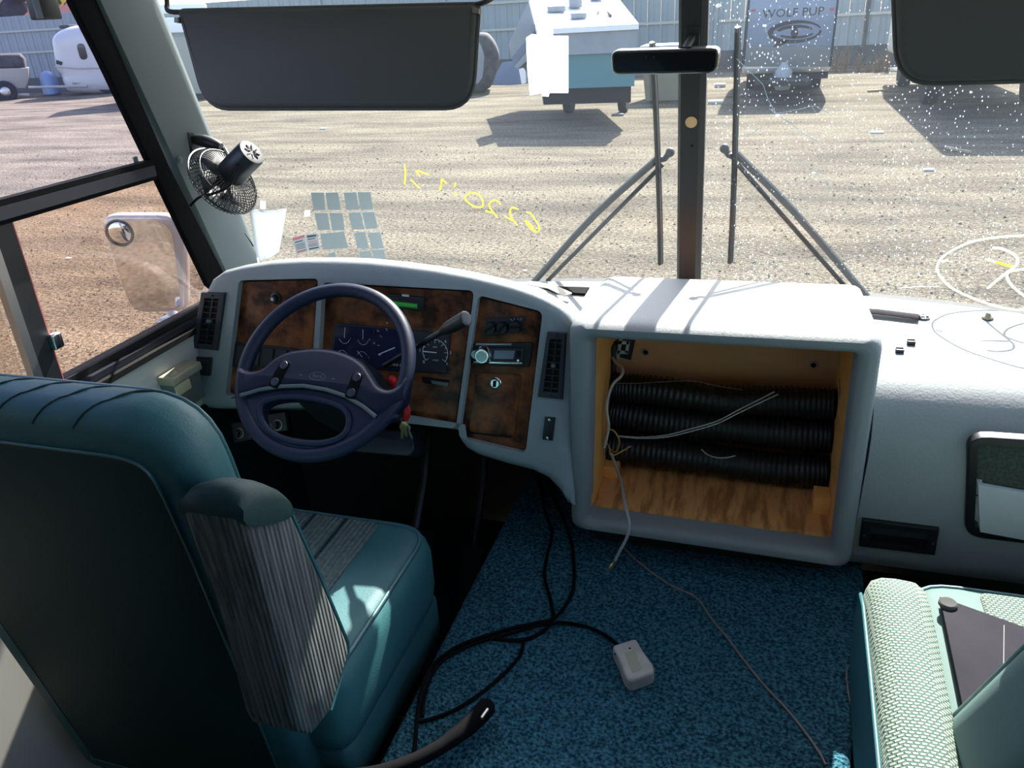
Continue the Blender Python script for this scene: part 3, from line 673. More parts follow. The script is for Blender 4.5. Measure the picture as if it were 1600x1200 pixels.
# column
SCm = thing('steering_column', 'dark steering column shroud behind the wheel', 'steering column', SP.o - SP.n * .25)
rings = []
for h, ww, hh in ((-.028, .060, .050), (-.05, .072, .06), (-.12, .075, .065), (-.21, .065, .06)):
    rings.append([SP.p3(q, h) for q in rnd(rect(ww * 2, hh * 2, 0, -.01), .03)])
mk(M().loft(rings), 'shroud', 'dark_plastic', SCm, 50)
mk(M().tube([SP.p3((0, -.01), -.2), SP.p3((0, -.02), -.42)], .035, 14), 'shaft', 'black_plastic', SCm)
p0, p1, p2_ = onY(600, 572, 1.40), onY(692, 517, 1.345), onY(729, 497, 1.325)
GL = thing('gear_lever', 'black column gear lever with fat ribbed knob', 'gear lever', p0)
mk(M().tube([p0, p0.lerp(p1, .5), p1], .0062, 10), 'stalk', 'black_plastic', GL)
mk(M().tube(spline([p1 - (p2_ - p1) * .05, p1.lerp(p2_, .2), p1.lerp(p2_, .55), p1.lerp(p2_, .93), p2_], 3), [.008, .009, .0105, .0125, .0135, .014, .0145, .015, .0155, .0155, .0155, .014, .010][:13], 14), 'knob', 'black_plastic', GL)
# keys in the ignition
ko = onY(629, 657, 1.34)
KY = thing('key_bunch', 'brass and steel keys on a red tag hanging from the ignition', 'keys', ko + V((0, 0, -.04)))
mk(M().lathe([(.014, -.02), (.014, 0), (.011, .004), (0, .004)], onY(622, 650, 1.355), (0.2, -.7, .6), 16), 'ignition_lock', 'black_plastic', SCm)
mk(M().tube(spline([onY(613, 594, 1.36), onY(620, 607, 1.36), onY(630, 622, 1.345), onY(636, 640, 1.335), onY(634, 656, 1.335)], 5), [.007] + [.0078] * 18 + [.0065] * 2, 10, flat=((0, -1, 0), .6)), 'red_tag', 'red_plastic', KY)
mk(M().ball(onY(613, 594, 1.36), .0105), 'tag_knob', 'red_plastic', KY)
kc = onY(631, 657, 1.335); mk(M().tube([kc + V((.006 * math.cos(a), 0, .006 * math.sin(a))) for a in [2 * PI * k / 16 for k in range(16)]], .0009, 6, closed=True), 'ring', 'steel', KY)
for k, (x, y, ang, mt) in enumerate(((632, 664, .05, 'brass'), (630, 668, -.22, 'brass'), (636, 668, .32, 'steel'))):
    KPk = PL(onY(x, y, 1.333 + .003 * k), (0, -1, 0)); c, s_ = math.cos(ang), math.sin(ang)
    shp = [(math.cos(t) * .0085, math.sin(t) * .0085) for t in [math.radians(-60 + 300 * i / 12) for i in range(13)]] + [(-.003, -.026), (0, -.030), (.003, -.026), (.0022, -.020), (.0034, -.016), (.0024, -.012)]
    mk(M().slab([(a * c - b * s_, a * s_ + b * c) for a, b in shp], KPk, -.001, .001, .0003), 'key', mt, KY)
# pedals on the footwell floor
PD = thing('brake_pedal', 'black brake pedal in the driver footwell', 'pedal', (-.80, 1.52, 0))
mk(M().rbox((-.80, 1.52, .17), (.12, .02, .09), .006, rot=Matrix.Rotation(-.6, 3, 'X')), 'pad', 'black_rubber', PD); mk(M().tube([V((-.80, 1.53, .17)), V((-.80, 1.64, .30)), V((-.80, 1.74, .5)), V((-.80, 1.84, .55))], .012, 8), 'arm', 'black_plastic', PD)
PD = thing('accelerator_pedal', 'long black accelerator pedal near the carpeted hump', 'pedal', (-.64, 1.50, 0))
mk(M().rbox((-.64, 1.50, .09), (.06, .02, .2), .006, rot=Matrix.Rotation(-.7, 3, 'X')), 'pad', 'black_rubber', PD); mk(M().tube([V((-.64, 1.54, .13)), V((-.64, 1.66, .30)), V((-.64, 1.74, .5)), V((-.64, 1.84, .55))], .008, 8), 'arm', 'black_plastic', PD)

# ================================================================== CABINET
CB = thing('tv_cabinet', 'grey padded open television box with plywood inside, on the carpeted hump', 'cabinet', (-.055, 1.55, .31))
O = [(-.345, .378), (.236, .366), (.232, .872), (-.340, .868)]; I = [(-.304, .408), (.197, .402), (.190, .838), (-.292, .834)]
def ringq(q, y, r): return [V((a, y, b)) for a, b in rnd(q, r, 4)]
def lerpq(t): return [(a[0] + (b[0] - a[0]) * t, a[1] + (b[1] - a[1]) * t) for a, b in zip(O, I)]
Ob = [O[0], O[1], (O[2][0], .845), (O[3][0], .842)]
m = M(); m.loft([ringq(Ob, 1.775, .03), ringq([O[0], O[1], (O[2][0], .860), (O[3][0], .857)], 1.60, .03), ringq(O, 1.445, .03), ringq(lerpq(.03), 1.422, .03), ringq(lerpq(.12), 1.405, .028), ringq(lerpq(.30), 1.396, .026), ringq(lerpq(.62), 1.396, .02), ringq(lerpq(.88), 1.402, .016), ringq(I, 1.415, .012), ringq(I, 1.462, .012)], caps=False)
mk(m, 'padded_frame', 'cabinet_vinyl', CB, 50)
mk(M().box((-.055, 1.735, .615), (.53, .012, .43)), 'back_panel', 'plywood_back', CB)
mk(M().box((-.309, 1.59, .615), (.012, .30, .43)), 'side_panel', 'plywood_side', CB)
mk(M().box((.203, 1.59, .615), (.012, .30, .43)), 'side_panel', 'plywood_side', CB)
mk(M().box((-.055, 1.595, .404), (.53, .28, .012)), 'bottom_panel', 'plywood', CB)
mk(M().box((-.055, 1.59, .838), (.53, .30, .008)), 'top_panel', 'plywood_back', CB)
mk(M().rbox((-.286, 1.60, .425), (.034, .05, .03), .002), 'corner_block', 'plywood_side', CB); mk(M().rbox((.18, 1.55, .43), (.034, .05, .042), .002), 'corner_block', 'plywood_side', CB)
BPL = PL((0, 1.728, .7), (0, -1, 0))
b = mk(M().slab(BPL.tr([(965, 520), (995, 522), (986, 562), (963, 556)]), BPL, 0, .003), 'bracket_plate', 'dark_plastic', CB)
for px in ([(969, 524), (974, 524), (968, 558), (963, 558)], [(968, 531), (984, 532), (983, 537), (967, 536)], [(966, 546), (982, 547), (981, 552), (965, 551)], [(980, 532), (985, 532), (982, 550), (977, 550)]):
    mk(M().slab(BPL.tr(px), BPL, .003, .006), 'bracket', 'white_plastic', b)
for x, y in ((1009, 550), (1271, 570)):
    b = mk(M().lathe([(.010, 0), (.010, .002), (.006, .003), (.006, .001), (0, .001)], BPL.hit(x, y), (0, -1, 0), 20), 'grommet', 'beige_plastic', CB); mk(M().lathe([(.006, 0), (.006, .0018), (0, .0018)], BPL.hit(x, y), (0, -1, 0), 16), 'bolt_hole', 'black_rubber', b)
mk(M().box((-.300, 1.700, .57), (.006, .045, .26)), 'metal_strip', 'gunmetal', CB)
# corrugated hoses lying in the cabinet
for k, (pts, r, lab) in enumerate((([(-.300, 1.640, .456), (-.18, 1.635, .458), (-.05, 1.632, .455), (.08, 1.628, .452), (.194, 1.63, .456)], .036, 'front lowest black corrugated hose lying on the cabinet plywood'),
                          ([(-.294, 1.672, .535), (-.18, 1.662, .53), (-.05, 1.664, .528), (.08, 1.66, .527), (.194, 1.66, .53)], .037, 'middle black corrugated hose resting on the lowest one in the cabinet'),
                          ([(-.294, 1.676, .60), (-.20, 1.672, .602), (-.05, 1.672, .592), (.08, 1.672, .60), (.194, 1.67, .605)], .034, 'topmost black corrugated hose against the cabinet back'))):
    P = spline(pts, 44); rr = [r + (.0022 if i % 4 < 2 else -.0014) for i in range(len(P))]
    solo(M().tube(P, rr, 14), 'duct_hose', 'hose_black', lab, 'hose', 'corrugated hoses in the cabinet', 70)
mk(M().box((-.055, 1.62, .338), (.50, .28, .074)), 'gap_block', 'under_dark', CB)  # dark block added, standing in for the shaded gap under the cabinet
# ================================================================== ENGINE COVER (carpeted hump between the seats)
EC = thing('engine_cover', 'blue-teal carpeted engine hump on the floor between the seats', 'engine cover', (XC, .8, 0))
ZP = PL((XC, .8, .30), (0, 0, 1))
ecp = [(-.535, -.5), (.16, -.5), (.195, .85), (.275, 1.46), (.29, 1.78), (-.535, 1.78)]
mk(M().slab([(a - XC, b - .8) for a, b in ecp], ZP, -.297, 0, .014), 'carpet_top', 'carpet', EC, 50)

# ================================================================== SEATS
def seat_base(T, cx, back_mat, vin, mirror=1):
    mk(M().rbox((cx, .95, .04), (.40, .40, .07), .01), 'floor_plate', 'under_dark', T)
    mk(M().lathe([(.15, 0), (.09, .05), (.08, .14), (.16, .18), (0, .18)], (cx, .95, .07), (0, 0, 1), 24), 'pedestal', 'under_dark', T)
def backrest(T, cx, vin, rear, hw=.272, top=.285, low=.36, o0=(.67, .74), lean=.155, channels=True, th=.11, rb=.075, r=.03):
    BP = PL((cx, o0[0], o0[1]), (0, -math.cos(lean), -math.sin(lean)))                  # rear face, leaning back
    o = [(-hw, -low), (hw - .03, -low), (hw, .06), (hw, top), (-hw, top), (-hw, .06)]
    o = rnd(o, [.05, .05, .02, .12, .12, .02], 6)
    B = mk(M().slab(o, BP, -th, 0, r, seg=5, rb=rb), 'backrest', vin, T, 60)
    ip = inset(ccw(o), .055)
    mk(M().slab(ip, BP, -.02, .003, .003), 'rear_panel', rear, B, 50)
    mk(M().tube([BP.p3(q, .002) for q in ip], .0022, 6, closed=True), 'rear_piping', 'teal_piping', B, 60)
    mk(M().tube([BP.p3(q, -th + rb * .3) for q in inset(ccw(o), rb * .3)], .0045, 8, closed=True), 'front_piping', 'teal_piping', B, 60)
    if channels:
        for k in range(-3, 4):
            x = k * .062 - .02; P = []
            for i in range(6): b = PI / 2 * (.35 + .65 * i / 5); P.append((rb * (1 - math.sin(b)), -th + rb * (1 - math.cos(b))))
            for i in range(5): a = PI / 2 * .8 * i / 4; P.append((r * (1 - math.cos(a)), -r + r * math.sin(a)))
            mk(M().tube([BP.p3((x + .04 - .007 * i, top - d), h) for i, (d, h) in enumerate(P)], .0016, 6), 'channel_seam', 'teal_back', B, 60)
    return BP, B
def cushion(T, cx, vin, ins, front=1.20, rear=.76, hw=.262, z=.50):
    CP2 = PL((cx, (front + rear) / 2, z), (0, 0, 1)); d = front - rear
    o = rnd(rect(hw * 2, d), [.05, .05, .09, .09], 6)
    m = M()
    rings = []
    pr = [(-.17, .02), (-.15, .005), (-.12, 0), (-.04, 0), (-.02, .006), (-.008, .016), (0, .030), (.003, .044)]
    for h, i in pr: rings.append([CP2.p3(q, h) for q in inset(ccw(o), i)])
    C_ = mk(m.loft(rings), 'cushion', vin, T, 60)
    mk(M().tube([CP2.p3(q, -.006) for q in inset(ccw(o), .018)], .0045, 8, closed=True), 'piping', 'teal_piping', C_, 60)
    mk(M().slab(rnd(rect((hw - .118) * 2, d - .05, 0, -.01), .015), CP2, -.01, .0085, .006), 'insert', ins, C_, 50)
    for k in (-1, 0, 1): mk(M().box((cx + k * .072, (front + rear) / 2 - .01, z + .0085), (.005, d - .06, .003)), 'seam', 'teal_back', C_)
    mk(M().rbox((cx, (front + rear) / 2, z - .22), (hw * 2 - .03, d - .03, .12), .02), 'skirt', vin, C_)
DSX = -.822
DS = thing('driver_seat', 'dark teal vinyl captain seat with folded-up armrest behind the steering wheel', 'seat', (DSX, .95, 0))
seat_base(DS, DSX, 'teal_back', 'teal_vinyl'); backrest(DS, -.893, 'teal_vinyl', 'teal_back', hw=.285, low=.62); cushion(DS, DSX, 'teal_vinyl', 'seat_stripe')
# folded-up armrest standing beside the backrest
AP = PL((-.525, .68, .75), (1, 0, 0), (0, 1, 0))
arm = AP.tr([(377, 812), (433, 992), (463, 1128), (472, 1146), (490, 1149), (520, 1110), (547, 1020), (546, 1004), (505, 905), (456, 796)])
A_ = mk(M().slab(arm, AP, -.082, 0, .010, seg=3, rb=.010), 'armrest', 'ribbed_cloth', DS, 50, 'grey ribbed cloth armrest folded upright')
tp = AP.tr([(372, 800), (385, 765), (400, 745), (425, 745), (445, 765), (458, 800)])
q0 = [AP.p3(p, 0) for p in arm]
ta_, tb_ = AP.p3(arm[0]), AP.p3(arm[-1]); dirn = (tb_ - ta_)
rings = []
for k in range(9):
    a = PI * k / 8; f = (1 - math.cos(a)) / 2
    base = ta_.lerp(tb_, f); hgt = .042 * math.sin(a) ** .6 + .002
    rings.append([base + V((x, 0, 0)) + V((0, 0, zz * hgt)) for x, zz in ((.003, -.30), (.003, .45), (-.005, .82), (-.024, 1.0), (-.05, 1.02), (-.07, .86), (-.084, .45), (-.084, -.30))])
mk(M().loft(rings), 'armrest_cap', 'teal_back', A_, 60)
edge = [AP.p3(p, -.004) for p in arm[5:]]
mk(M().tube(edge, .0035, 6), 'armrest_piping', 'teal_piping', A_, 60)
# passenger seat
PSX = .545
PS = thing('passenger_seat', 'pale teal captain seat with knitted cloth armrest in the lower right corner', 'seat', (PSX, .95, 0))
seat_base(PS, PSX, 'teal_back', 'teal_vinyl'); cushion(PS, PSX, 'pale_vinyl', 'knit', front=1.24, z=.50)
BP2, B2 = backrest(PS, PSX, 'pale_vinyl', 'pale_vinyl', hw=.265, top=.48, low=.14, o0=(.719, .563), lean=math.radians(29), channels=False, th=.135, rb=.045)
rings = []
for y, zt, hw_, zb in ((1.118, .555, .030, .52), (1.108, .583, .040, .48), (1.085, .600, .046, .44), (1.04, .606, .048, .43), (.95, .606, .048, .42), (.85, .605, .048, .42), (.75, .604, .048, .42), (.66, .602, .048, .42), (.63, .595, .044, .43)):
    cx = .246 + (y - .9) * .03
    rings.append([V((cx + a * hw_, y, zb + (zt - zb) * b)) for a, b in ((-1, 0), (-1.02, .4), (-1, .72), (-.86, .90), (-.5, .985), (0, 1), (.5, .985), (.86, .90), (1, .72), (1.02, .4), (1, 0))])
A2 = mk(M().loft(rings), 'armrest', 'knit', PS, 60, 'cream and green knitted cloth armrest')
rings = []
for y, zt, zb in ((1.100, .54, .47), (1.085, .560, .42), (1.04, .572, .40), (.9, .575, .395), (.75, .574, .395), (.63, .57, .40)):
    cx = .246 + (y - .9) * .03 - .043
    rings.append([V((cx + a, y, zb + (zt - zb) * b)) for a, b in ((.01, 0), (-.006, .04), (-.009, .5), (-.006, .96), (.01, 1.0))])
mk(M().loft(rings), 'armrest_side', 'teal_vinyl', A2, 50, 'dark teal vinyl side of the armrest')
mk(M().tube([V((.246 + (y - .9) * .03 - .0495, y, z)) for y, z in ((1.10, .545), (1.085, .562), (1.04, .574), (.9, .577), (.75, .576), (.63, .572))], .003, 6), 'armrest_piping', 'teal_piping', A2, 60)
# board on the passenger seat
BD = PL((.4, 1.05, .516), (0, 0, 1))
m = M().slab(BD.tr([(1468, 935), (1760, 1040), (1700, 1120), (1503, 1105)]), BD, -.006, .004, .001)
BO = thing('black_board', 'thin black panel with a felt disc lying on the passenger seat', 'board', BD.hit(1550, 1020) - V((0, 0, .006)))
mk(m, 'sheet', 'board_black', BO); mk(M().lathe([(.014, 0), (.014, .004), (.012, .006), (0, .006)], BD.hit(1480, 948) + V((0, 0, .004)), (0, 0, 1), 20), 'felt_disc', 'rust_dark', BO)
mk(M().tube([BD.hit(1568, 980) + V((0, 0, .004)), BD.hit(1567, 1060) + V((0, 0, .004))], .0005, 6), 'score_line', 'wire_grey', BO)
# seat belt buckle between hump and passenger seat
BK = thing('seat_belt_buckle', 'seat belt stalk with chrome tongue beside the passenger seat', 'seat belt', onZ(1340, 1195, .02))
b0, b1 = onZ(1341, 1143, .30), onZ(1350, 1185, .25)
mk(M().tube([b0, b0.lerp(b1, .3), b1], [.004, .008, .008], 10), 'tongue', 'chrome', BK); mk(M().rbox(onZ(1346, 1205, .22), (.035, .05, .07), .008), 'buckle', 'black_plastic', BK)
mk(M().tube([onZ(1346, 1205, .2), onZ(1340, 1220, .10), onZ(1338, 1225, .02)], .012, 8), 'stalk', 'black_plastic', BK)
solo(M().tube(spline([onZ(1342, 1004, .31), onZ(1335, 1030, .31), onZ(1323, 1047, .305), onZ(1325, 1080, .302), onZ(1333, 1115, .302), onZ(1341, 1143, .303)], 5), .0011, 6), 'thin_wire', 'wire_brown', 'thin pale wire dropping past the hump edge to the belt tongue', 'wire')

# ================================================================== ON THE CARPET
def floor_wire(px, r, name, mt, label, cat='cable', group=None, z=.30, dz=None):
    P = [onZ(x, y, z + r + (dz[i] if dz else 0)) for i, (x, y) in enumerate(px)]
    return solo(M().tube(spline(P, 6), r, 8), name, mt, label, cat, group, 60)
floor_wire([(838, 742), (846, 765), (850, 795), (862, 832), (855, 868), (851, 900), (862, 945), (863, 968), (846, 988), (815, 1000), (770, 998)], .0038, 'power_cable', 'matte_black', 'left black cable hanging from the dash and curling left on the carpet', group='black cables on the carpet')
floor_wire([(852, 748), (868, 785), (882, 815), (894, 855), (897, 905), (890, 935), (866, 966), (835, 974), (800, 982), (745, 998), (705, 1016), (672, 1045), (658, 1080), (652, 1120), (648, 1165), (640, 1200)], .0038, 'power_cable', 'matte_black', 'right black cable bowing past the white box then left to the seat', group='black cables on the carpet', dz=[0] * 6 + [.006] + [.0] * 9)
floor_wire([(970, 1012), (945, 992), (915, 979), (880, 973), (845, 977), (790, 992), (740, 1006), (700, 1026), (676, 1052), (664, 1085), (660, 1120)], .0036, 'power_cable', 'matte_black', 'black cable leading to the pale plastic control box', group='black cables on the carpet', dz=[.005, .002, 0, .003, .008, .004, .003, .003, .002, 0, 0])
floor_wire([(818, 1002), (812, 1025), (785, 1055), (745, 1088), (705, 1112), (665, 1126), (648, 1128)], .0036, 'power_cable', 'matte_black', 'lowest black cable loop crossing the carpet above the lever', group='black cables on the carpet')
floor_wire([(972, 853), (1000, 880), (1045, 913), (1088, 934), (1112, 968), (1135, 995), (1165, 1035), (1195, 1072), (1235, 1115), (1275, 1168), (1290, 1195)], .0021, 'thin_wire', 'wire_brown', 'thin brown wire running from the cabinet down the carpet', 'wire')
BX = PL((0, 1.1, .302), (0, 0, 1))
bxp = BX.tr([(956, 1024), (993, 1012), (1005, 1033), (1021, 1055), (1022, 1067), (985, 1081), (975, 1070), (968, 1048)])
CX = thing('control_box', 'dirty white plastic control box at the end of a black cable', 'box', BX.hit(990, 1045))
mk(M().slab(rnd(bxp, .008), BX, 0, .026, .006), 'case', 'dirty_plastic', CX, 50)
BX2 = BX.shift(.026)
for x, y in ((961, 1020), (984, 1011)): mk(M().lathe([(.002, 0), (.002, .0006), (0, .0007)], BX2.hit(x, y + 2), (0, 0, 1), 10), 'screw_hole', 'black_rubber', CX)
mk(M().slab(rnd(BX2.tr([(976, 1020), (992, 1016), (1003, 1046), (988, 1052)]), .004), BX2, -.001, .0006), 'worn_label', 'beige_plastic', CX)
# black hand lever at the bottom
LV = thing('hand_lever', 'fat black hand lever lying over the carpet edge beside the driver seat', 'lever', onZ(640, 1190, .302))
mk(M().tube(spline([onZ(764, 1100, .335), onZ(745, 1122, .335), onZ(715, 1148, .332), onZ(680, 1172, .328), onZ(640, 1192, .324), onZ(590, 1208, .322), onZ(540, 1215, .32)], 4), [.013, .0165, .017, .017, .0165, .016, .016, .015, .0145, .014] + [.0125] * 15, 12), 'grip', 'matte_black', LV, 60)
mk(M().tube([onZ(752, 1122, .352), onZ(762, 1108, .352)], .003, 6), 'release_button', 'steel', LV)
solo(M().box(onZ(603, 1120, .17), (.085, .010, .02), Matrix.Rotation(-.1, 3, 'Z')), 'seat_rail_lever', 'steel', 'flat steel bar sticking out under the driver seat', 'lever')
solo(M().tube([onZ(600, 1144, .10), onZ(603, 1165, .06)], .006, 8), 'seat_rail_bolt', 'chrome', 'small shiny bolt under the driver seat side', 'bolt')

# ================================================================== CABINET WIRES
def yw(px, r, name, mt, label, cat='cable', n=5, group=None): return solo(M().tube(spline([onY(x, y, Y) for x, y, Y in px], n), r, 8), name, mt, label, cat, group, 60)
yw([(957, 558, 1.68), (962, 566, 1.66), (972, 575, 1.64), (971, 587, 1.62), (958, 600, 1.60), (950, 622, 1.58), (948, 642, 1.57), (951, 662, 1.56), (949, 680, 1.56), (944, 699, 1.56)], .0034, 'white_cable', 'wire_white', 'white cable bundle running down the inner left side of the cabinet')
yw([(951, 700, 1.58), (962, 706, 1.56), (968, 690, 1.55), (960, 674, 1.555), (950, 672, 1.57), (946, 684, 1.58), (952, 700, 1.565), (957, 712, 1.55), (986, 697, 1.57)], .0018, 'yellow_wire', 'wire_yellow', 'thin yellow wire loop at the lower left inside the cabinet', 'wire', 6)
yw([(955, 708, 1.555), (962, 728, 1.535), (970, 752, 1.49), (977, 790, 1.40), (983, 815, 1.375), (980, 838, 1.36), (968, 862, 1.352), (961, 876, 1.348)], .0034, 'coax_cable', 'wire_grey', 'grey coaxial cable hanging over the cabinet lip onto the carpet')
c0, c1 = onY(961, 876, 1.348), onY(952, 890, 1.345)
solo(M().tube([c0, c0.lerp(c1, .45), c0.lerp(c1, .5), c1], [.0042, .0042, .0052, .0048], 10), 'coax_plug', 'brass', 'brass connector on the end of the hanging coaxial cable', 'plug')
yw([(967, 681, 1.575), (1000, 683, 1.565), (1040, 680, 1.56), (1080, 670, 1.56), (1120, 658, 1.575), (1155, 640, 1.59), (1185, 625, 1.60), (1210, 612, 1.61)], .0013, 'twin_wire', 'wire_white', 'upper of two white wires across the black hoses', 'wire', 5, 'white wires over the hoses')
yw([(967, 682, 1.573), (1000, 685, 1.562), (1040, 683, 1.557), (1080, 674, 1.557), (1120, 662, 1.57), (1155, 645, 1.585), (1190, 628, 1.595), (1216, 616, 1.605)], .0013, 'twin_wire', 'wire_white', 'lower of two white wires across the black hoses', 'wire', 5, 'white wires over the hoses')
yw([(958, 599, 1.62), (990, 599, 1.625), (1030, 597, 1.625), (1080, 595, 1.625), (1120, 603, 1.625), (1160, 609, 1.63)], .0008, 'thin_wire', 'wire_brown', 'hair-thin wire along the top of the cabinet hoses', 'wire')
yw([(1096, 702, 1.585), (1105, 710, 1.58), (1120, 715, 1.57), (1135, 715, 1.57), (1149, 712, 1.575)], .0013, 'wire_offcut', 'wire_white', 'short curved white wire below the hoses on the plywood', 'wire')
yw([(1311, 592, 1.64), (1314, 650, 1.60), (1312, 700, 1.57), (1303, 732, 1.555)], .0012, 'side_wire', 'wire_brown', 'thin wire down the inner right side of the cabinet', 'wire')

# ================================================================== ON THE DASH TOP
ZS = PL((0, 1.7, .758), (0, 0, 1))
def top_pt(x, y, dz=0):                       # shelf surface, sloping gently back
    p = onZ(x, y, .76)
    for i in range(8): p = onZ(x, y, (.772 - max(0, min(1, (1.85 - p.y) / .3)) * .024) + dz)
    return p
a, b_, c_ = top_pt(1372, 487, .006), top_pt(1436, 495, .006), top_pt(1449, 491, .006)
ST = thing('dash_strap', 'black strap with chrome end on the sunlit right dash top', 'strap', top_pt(1410, 490))
m = M().tube([a + V((-.06, .004, 0)), a, b_], .015, 8, flat=((0, 0, 1), .25)); mk(m, 'strap', 'board_black', ST)
b = mk(M().lathe([(.015, 0), (.015, .003), (.012, .006), (.004, .0065), (0, .005)], c_ - V((.008, 0, .006)), (0, 0, 1), 18), 'end_cap', 'chrome', ST)
mk(M().lathe([(.003, .006), (.003, .0075), (0, .008)], c_ - V((.008, 0, .006)), (0, 0, 1), 10), 'screw', 'black_plastic', b)
for (x, y), lab in (((1423, 539), 'larger dark clip on the sunlit dash right of the cabinet'), ((1405, 552), 'small dark clip on the dash nearest the cabinet corner')):
    p = top_pt(x, y); solo(M().rbox(p + V((0, 0, .005)), (.016, .012, .009), .002).rbox(p + V((0, .004, .010)), (.014, .004, .004), .001), 'dash_clip', 'gunmetal', lab, 'clip', 'clips on the dash top')
p = top_pt(1543, 497); solo(M().lathe([(.012, 0), (.011, .004), (.006, .007), (.004, .012), (0, .0125)], p, (0, 0, 1), 18), 'suction_cup', 'beige_plastic', 'small beige suction cup at the foot of the windscreen', 'suction cup')
ZS = PL((0, 1.7, .772), (0, 0, 1)); m = M().slab(ZS.tr([(842, 447), (921, 449), (914, 459), (868, 456)]), ZS, -.02, .001); mk(m, 'defroster_slot', 'matte_black', DB)
p0, p1 = top_pt(836, 452), top_pt(888, 468); d = (p1 - p0).normalized()
solo(M().tube([p0 + V((-.02, .0, .016)), p0.lerp(p1, .5) + V((0, 0, .020)), p1 + V((0, 0, .012))], .016, 6, flat=((0, 0, 1), .16)), 'trim_strip', 'dirty_plastic', 'loose bent trim strip on the dash behind the gauge hood', 'trim')

# papers in the map pocket
PP = FPL.shift(.003)
for px, h0, h1, mt, lab in (([(1527, 752), (1640, 772), (1660, 850), (1530, 826)], .002, .010, 'paper', 'large white folded sheet in the dash pocket'), ([(1521, 775), (1545, 778), (1546, 826), (1529, 824)], -.002, .001, 'paper_white', 'narrow white sheet behind the folded one in the pocket'),
                     ([(1519, 748), (1534, 750), (1536, 772), (1520, 772)], -.003, .002, 'paper_white', 'crumpled white scrap at the top of the pocket'), ([(1517, 784), (1530, 790), (1530, 818), (1518, 808)], -.003, .0, 'label_grey', 'small grey-blue leaflet at the left of the pocket')):
    solo(M().slab(PP.tr(px), PP, h0, h1, .0005), 'paper_sheet', mt, lab, 'paper', 'papers in the dash pocket')
# small box on the left wall beside the dash
WB = thing('wall_switch_box', 'beige and grey latch box on the wall left of the dashboard', 'switch box', onX(280, 620, XL) + V((.02, 0, -.04)))
pb = onX(276, 585, XL + .04)
mk(M().rbox(pb + V((-.02, .03, -.012)), (.05, .10, .02), .004), 'lid', 'beige_plastic', WB); mk(M().rbox(pb + V((-.022, .03, -.055)), (.045, .09, .07), .004), 'body', 'pillar_paint', WB)
mk(M().rbox(pb + V((.001, .008, -.036)), (.006, .05, .026), .003), 'cream_cover', 'cream_plastic', WB); mk(M().lathe([(.009, 0), (.009, .004), (.006, .008), (0, .009)], pb + V((-.01, 0, -.002)), (0, 0, 1), 14), 'screw_knob', 'beige_plastic', WB)

# ================================================================== ON THE WINDSCREEN
def wpl(x, y, off=-.002): p = onW(x, y); n = -wsN(p.x); return PL(p + n * -off, n)
def wpatch(px, name, mt, label, cat, group=None, th=.0006, off=-.003):
    cx = sum(p[0] for p in px) / len(px); cy = sum(p[1] for p in px) / len(px); pl = wpl(cx, cy, off)
    return solo(M().slab(pl.tr(px), pl, 0, th), name, mt, label, cat, group, 0)
S8 = lambda L: [(440 + x / 8, 280 + y / 8) for x, y in L]
G = 'grey square stickers on the lower left windscreen'
rows = {'top row': ([(365, 165), (530, 165), (550, 385), (400, 385)], [(548, 165), (705, 163), (745, 380), (580, 385)], [(778, 165), (935, 160), (965, 378), (808, 385)], [(950, 160), (1110, 160), (1145, 375), (990, 385)]),
        'second row': ([(412, 420), (575, 418), (610, 632), (455, 635)], [(600, 418), (760, 420), (790, 635), (630, 640)], [(832, 420), (985, 410), (1040, 625), (882, 630)], [(1005, 410), (1155, 405), (1205, 610), (1055, 625)])}
for rn, L in rows.items():
    for k, q in enumerate(L): wpatch(S8(q), 'square_sticker', 'sticker_grey', 'grey square windscreen sticker, %s, %s from the left' % (rn, ('first', 'second', 'third', 'fourth')[k]), 'sticker', G)
for q, l in (([(480, 680), (780, 650), (835, 855), (520, 880)], 'wide grey windscreen sticker beside the red warning label'), ([(575, 960), (600, 925), (665, 900), (690, 1040), (578, 1040)], 'half grey windscreen sticker with rounded corner just above the dash'),
             ([(905, 665), (1045, 655), (1095, 862), (945, 862)], 'grey square windscreen sticker, third row, left of its pair'), ([(1085, 665), (1230, 660), (1280, 862), (1120, 862)], 'grey square windscreen sticker, third row, right of its pair'),
             ([(970, 900), (1110, 890), (1155, 1060), (995, 1060)], 'grey square windscreen sticker touching the dash, left of the bottom pair'), ([(1130, 880), (1280, 872), (1320, 1060), (1170, 1060)], 'grey square windscreen sticker touching the dash, right of the bottom pair')):
    wpatch(S8(q), 'square_sticker', 'sticker_grey', l, 'sticker', G)
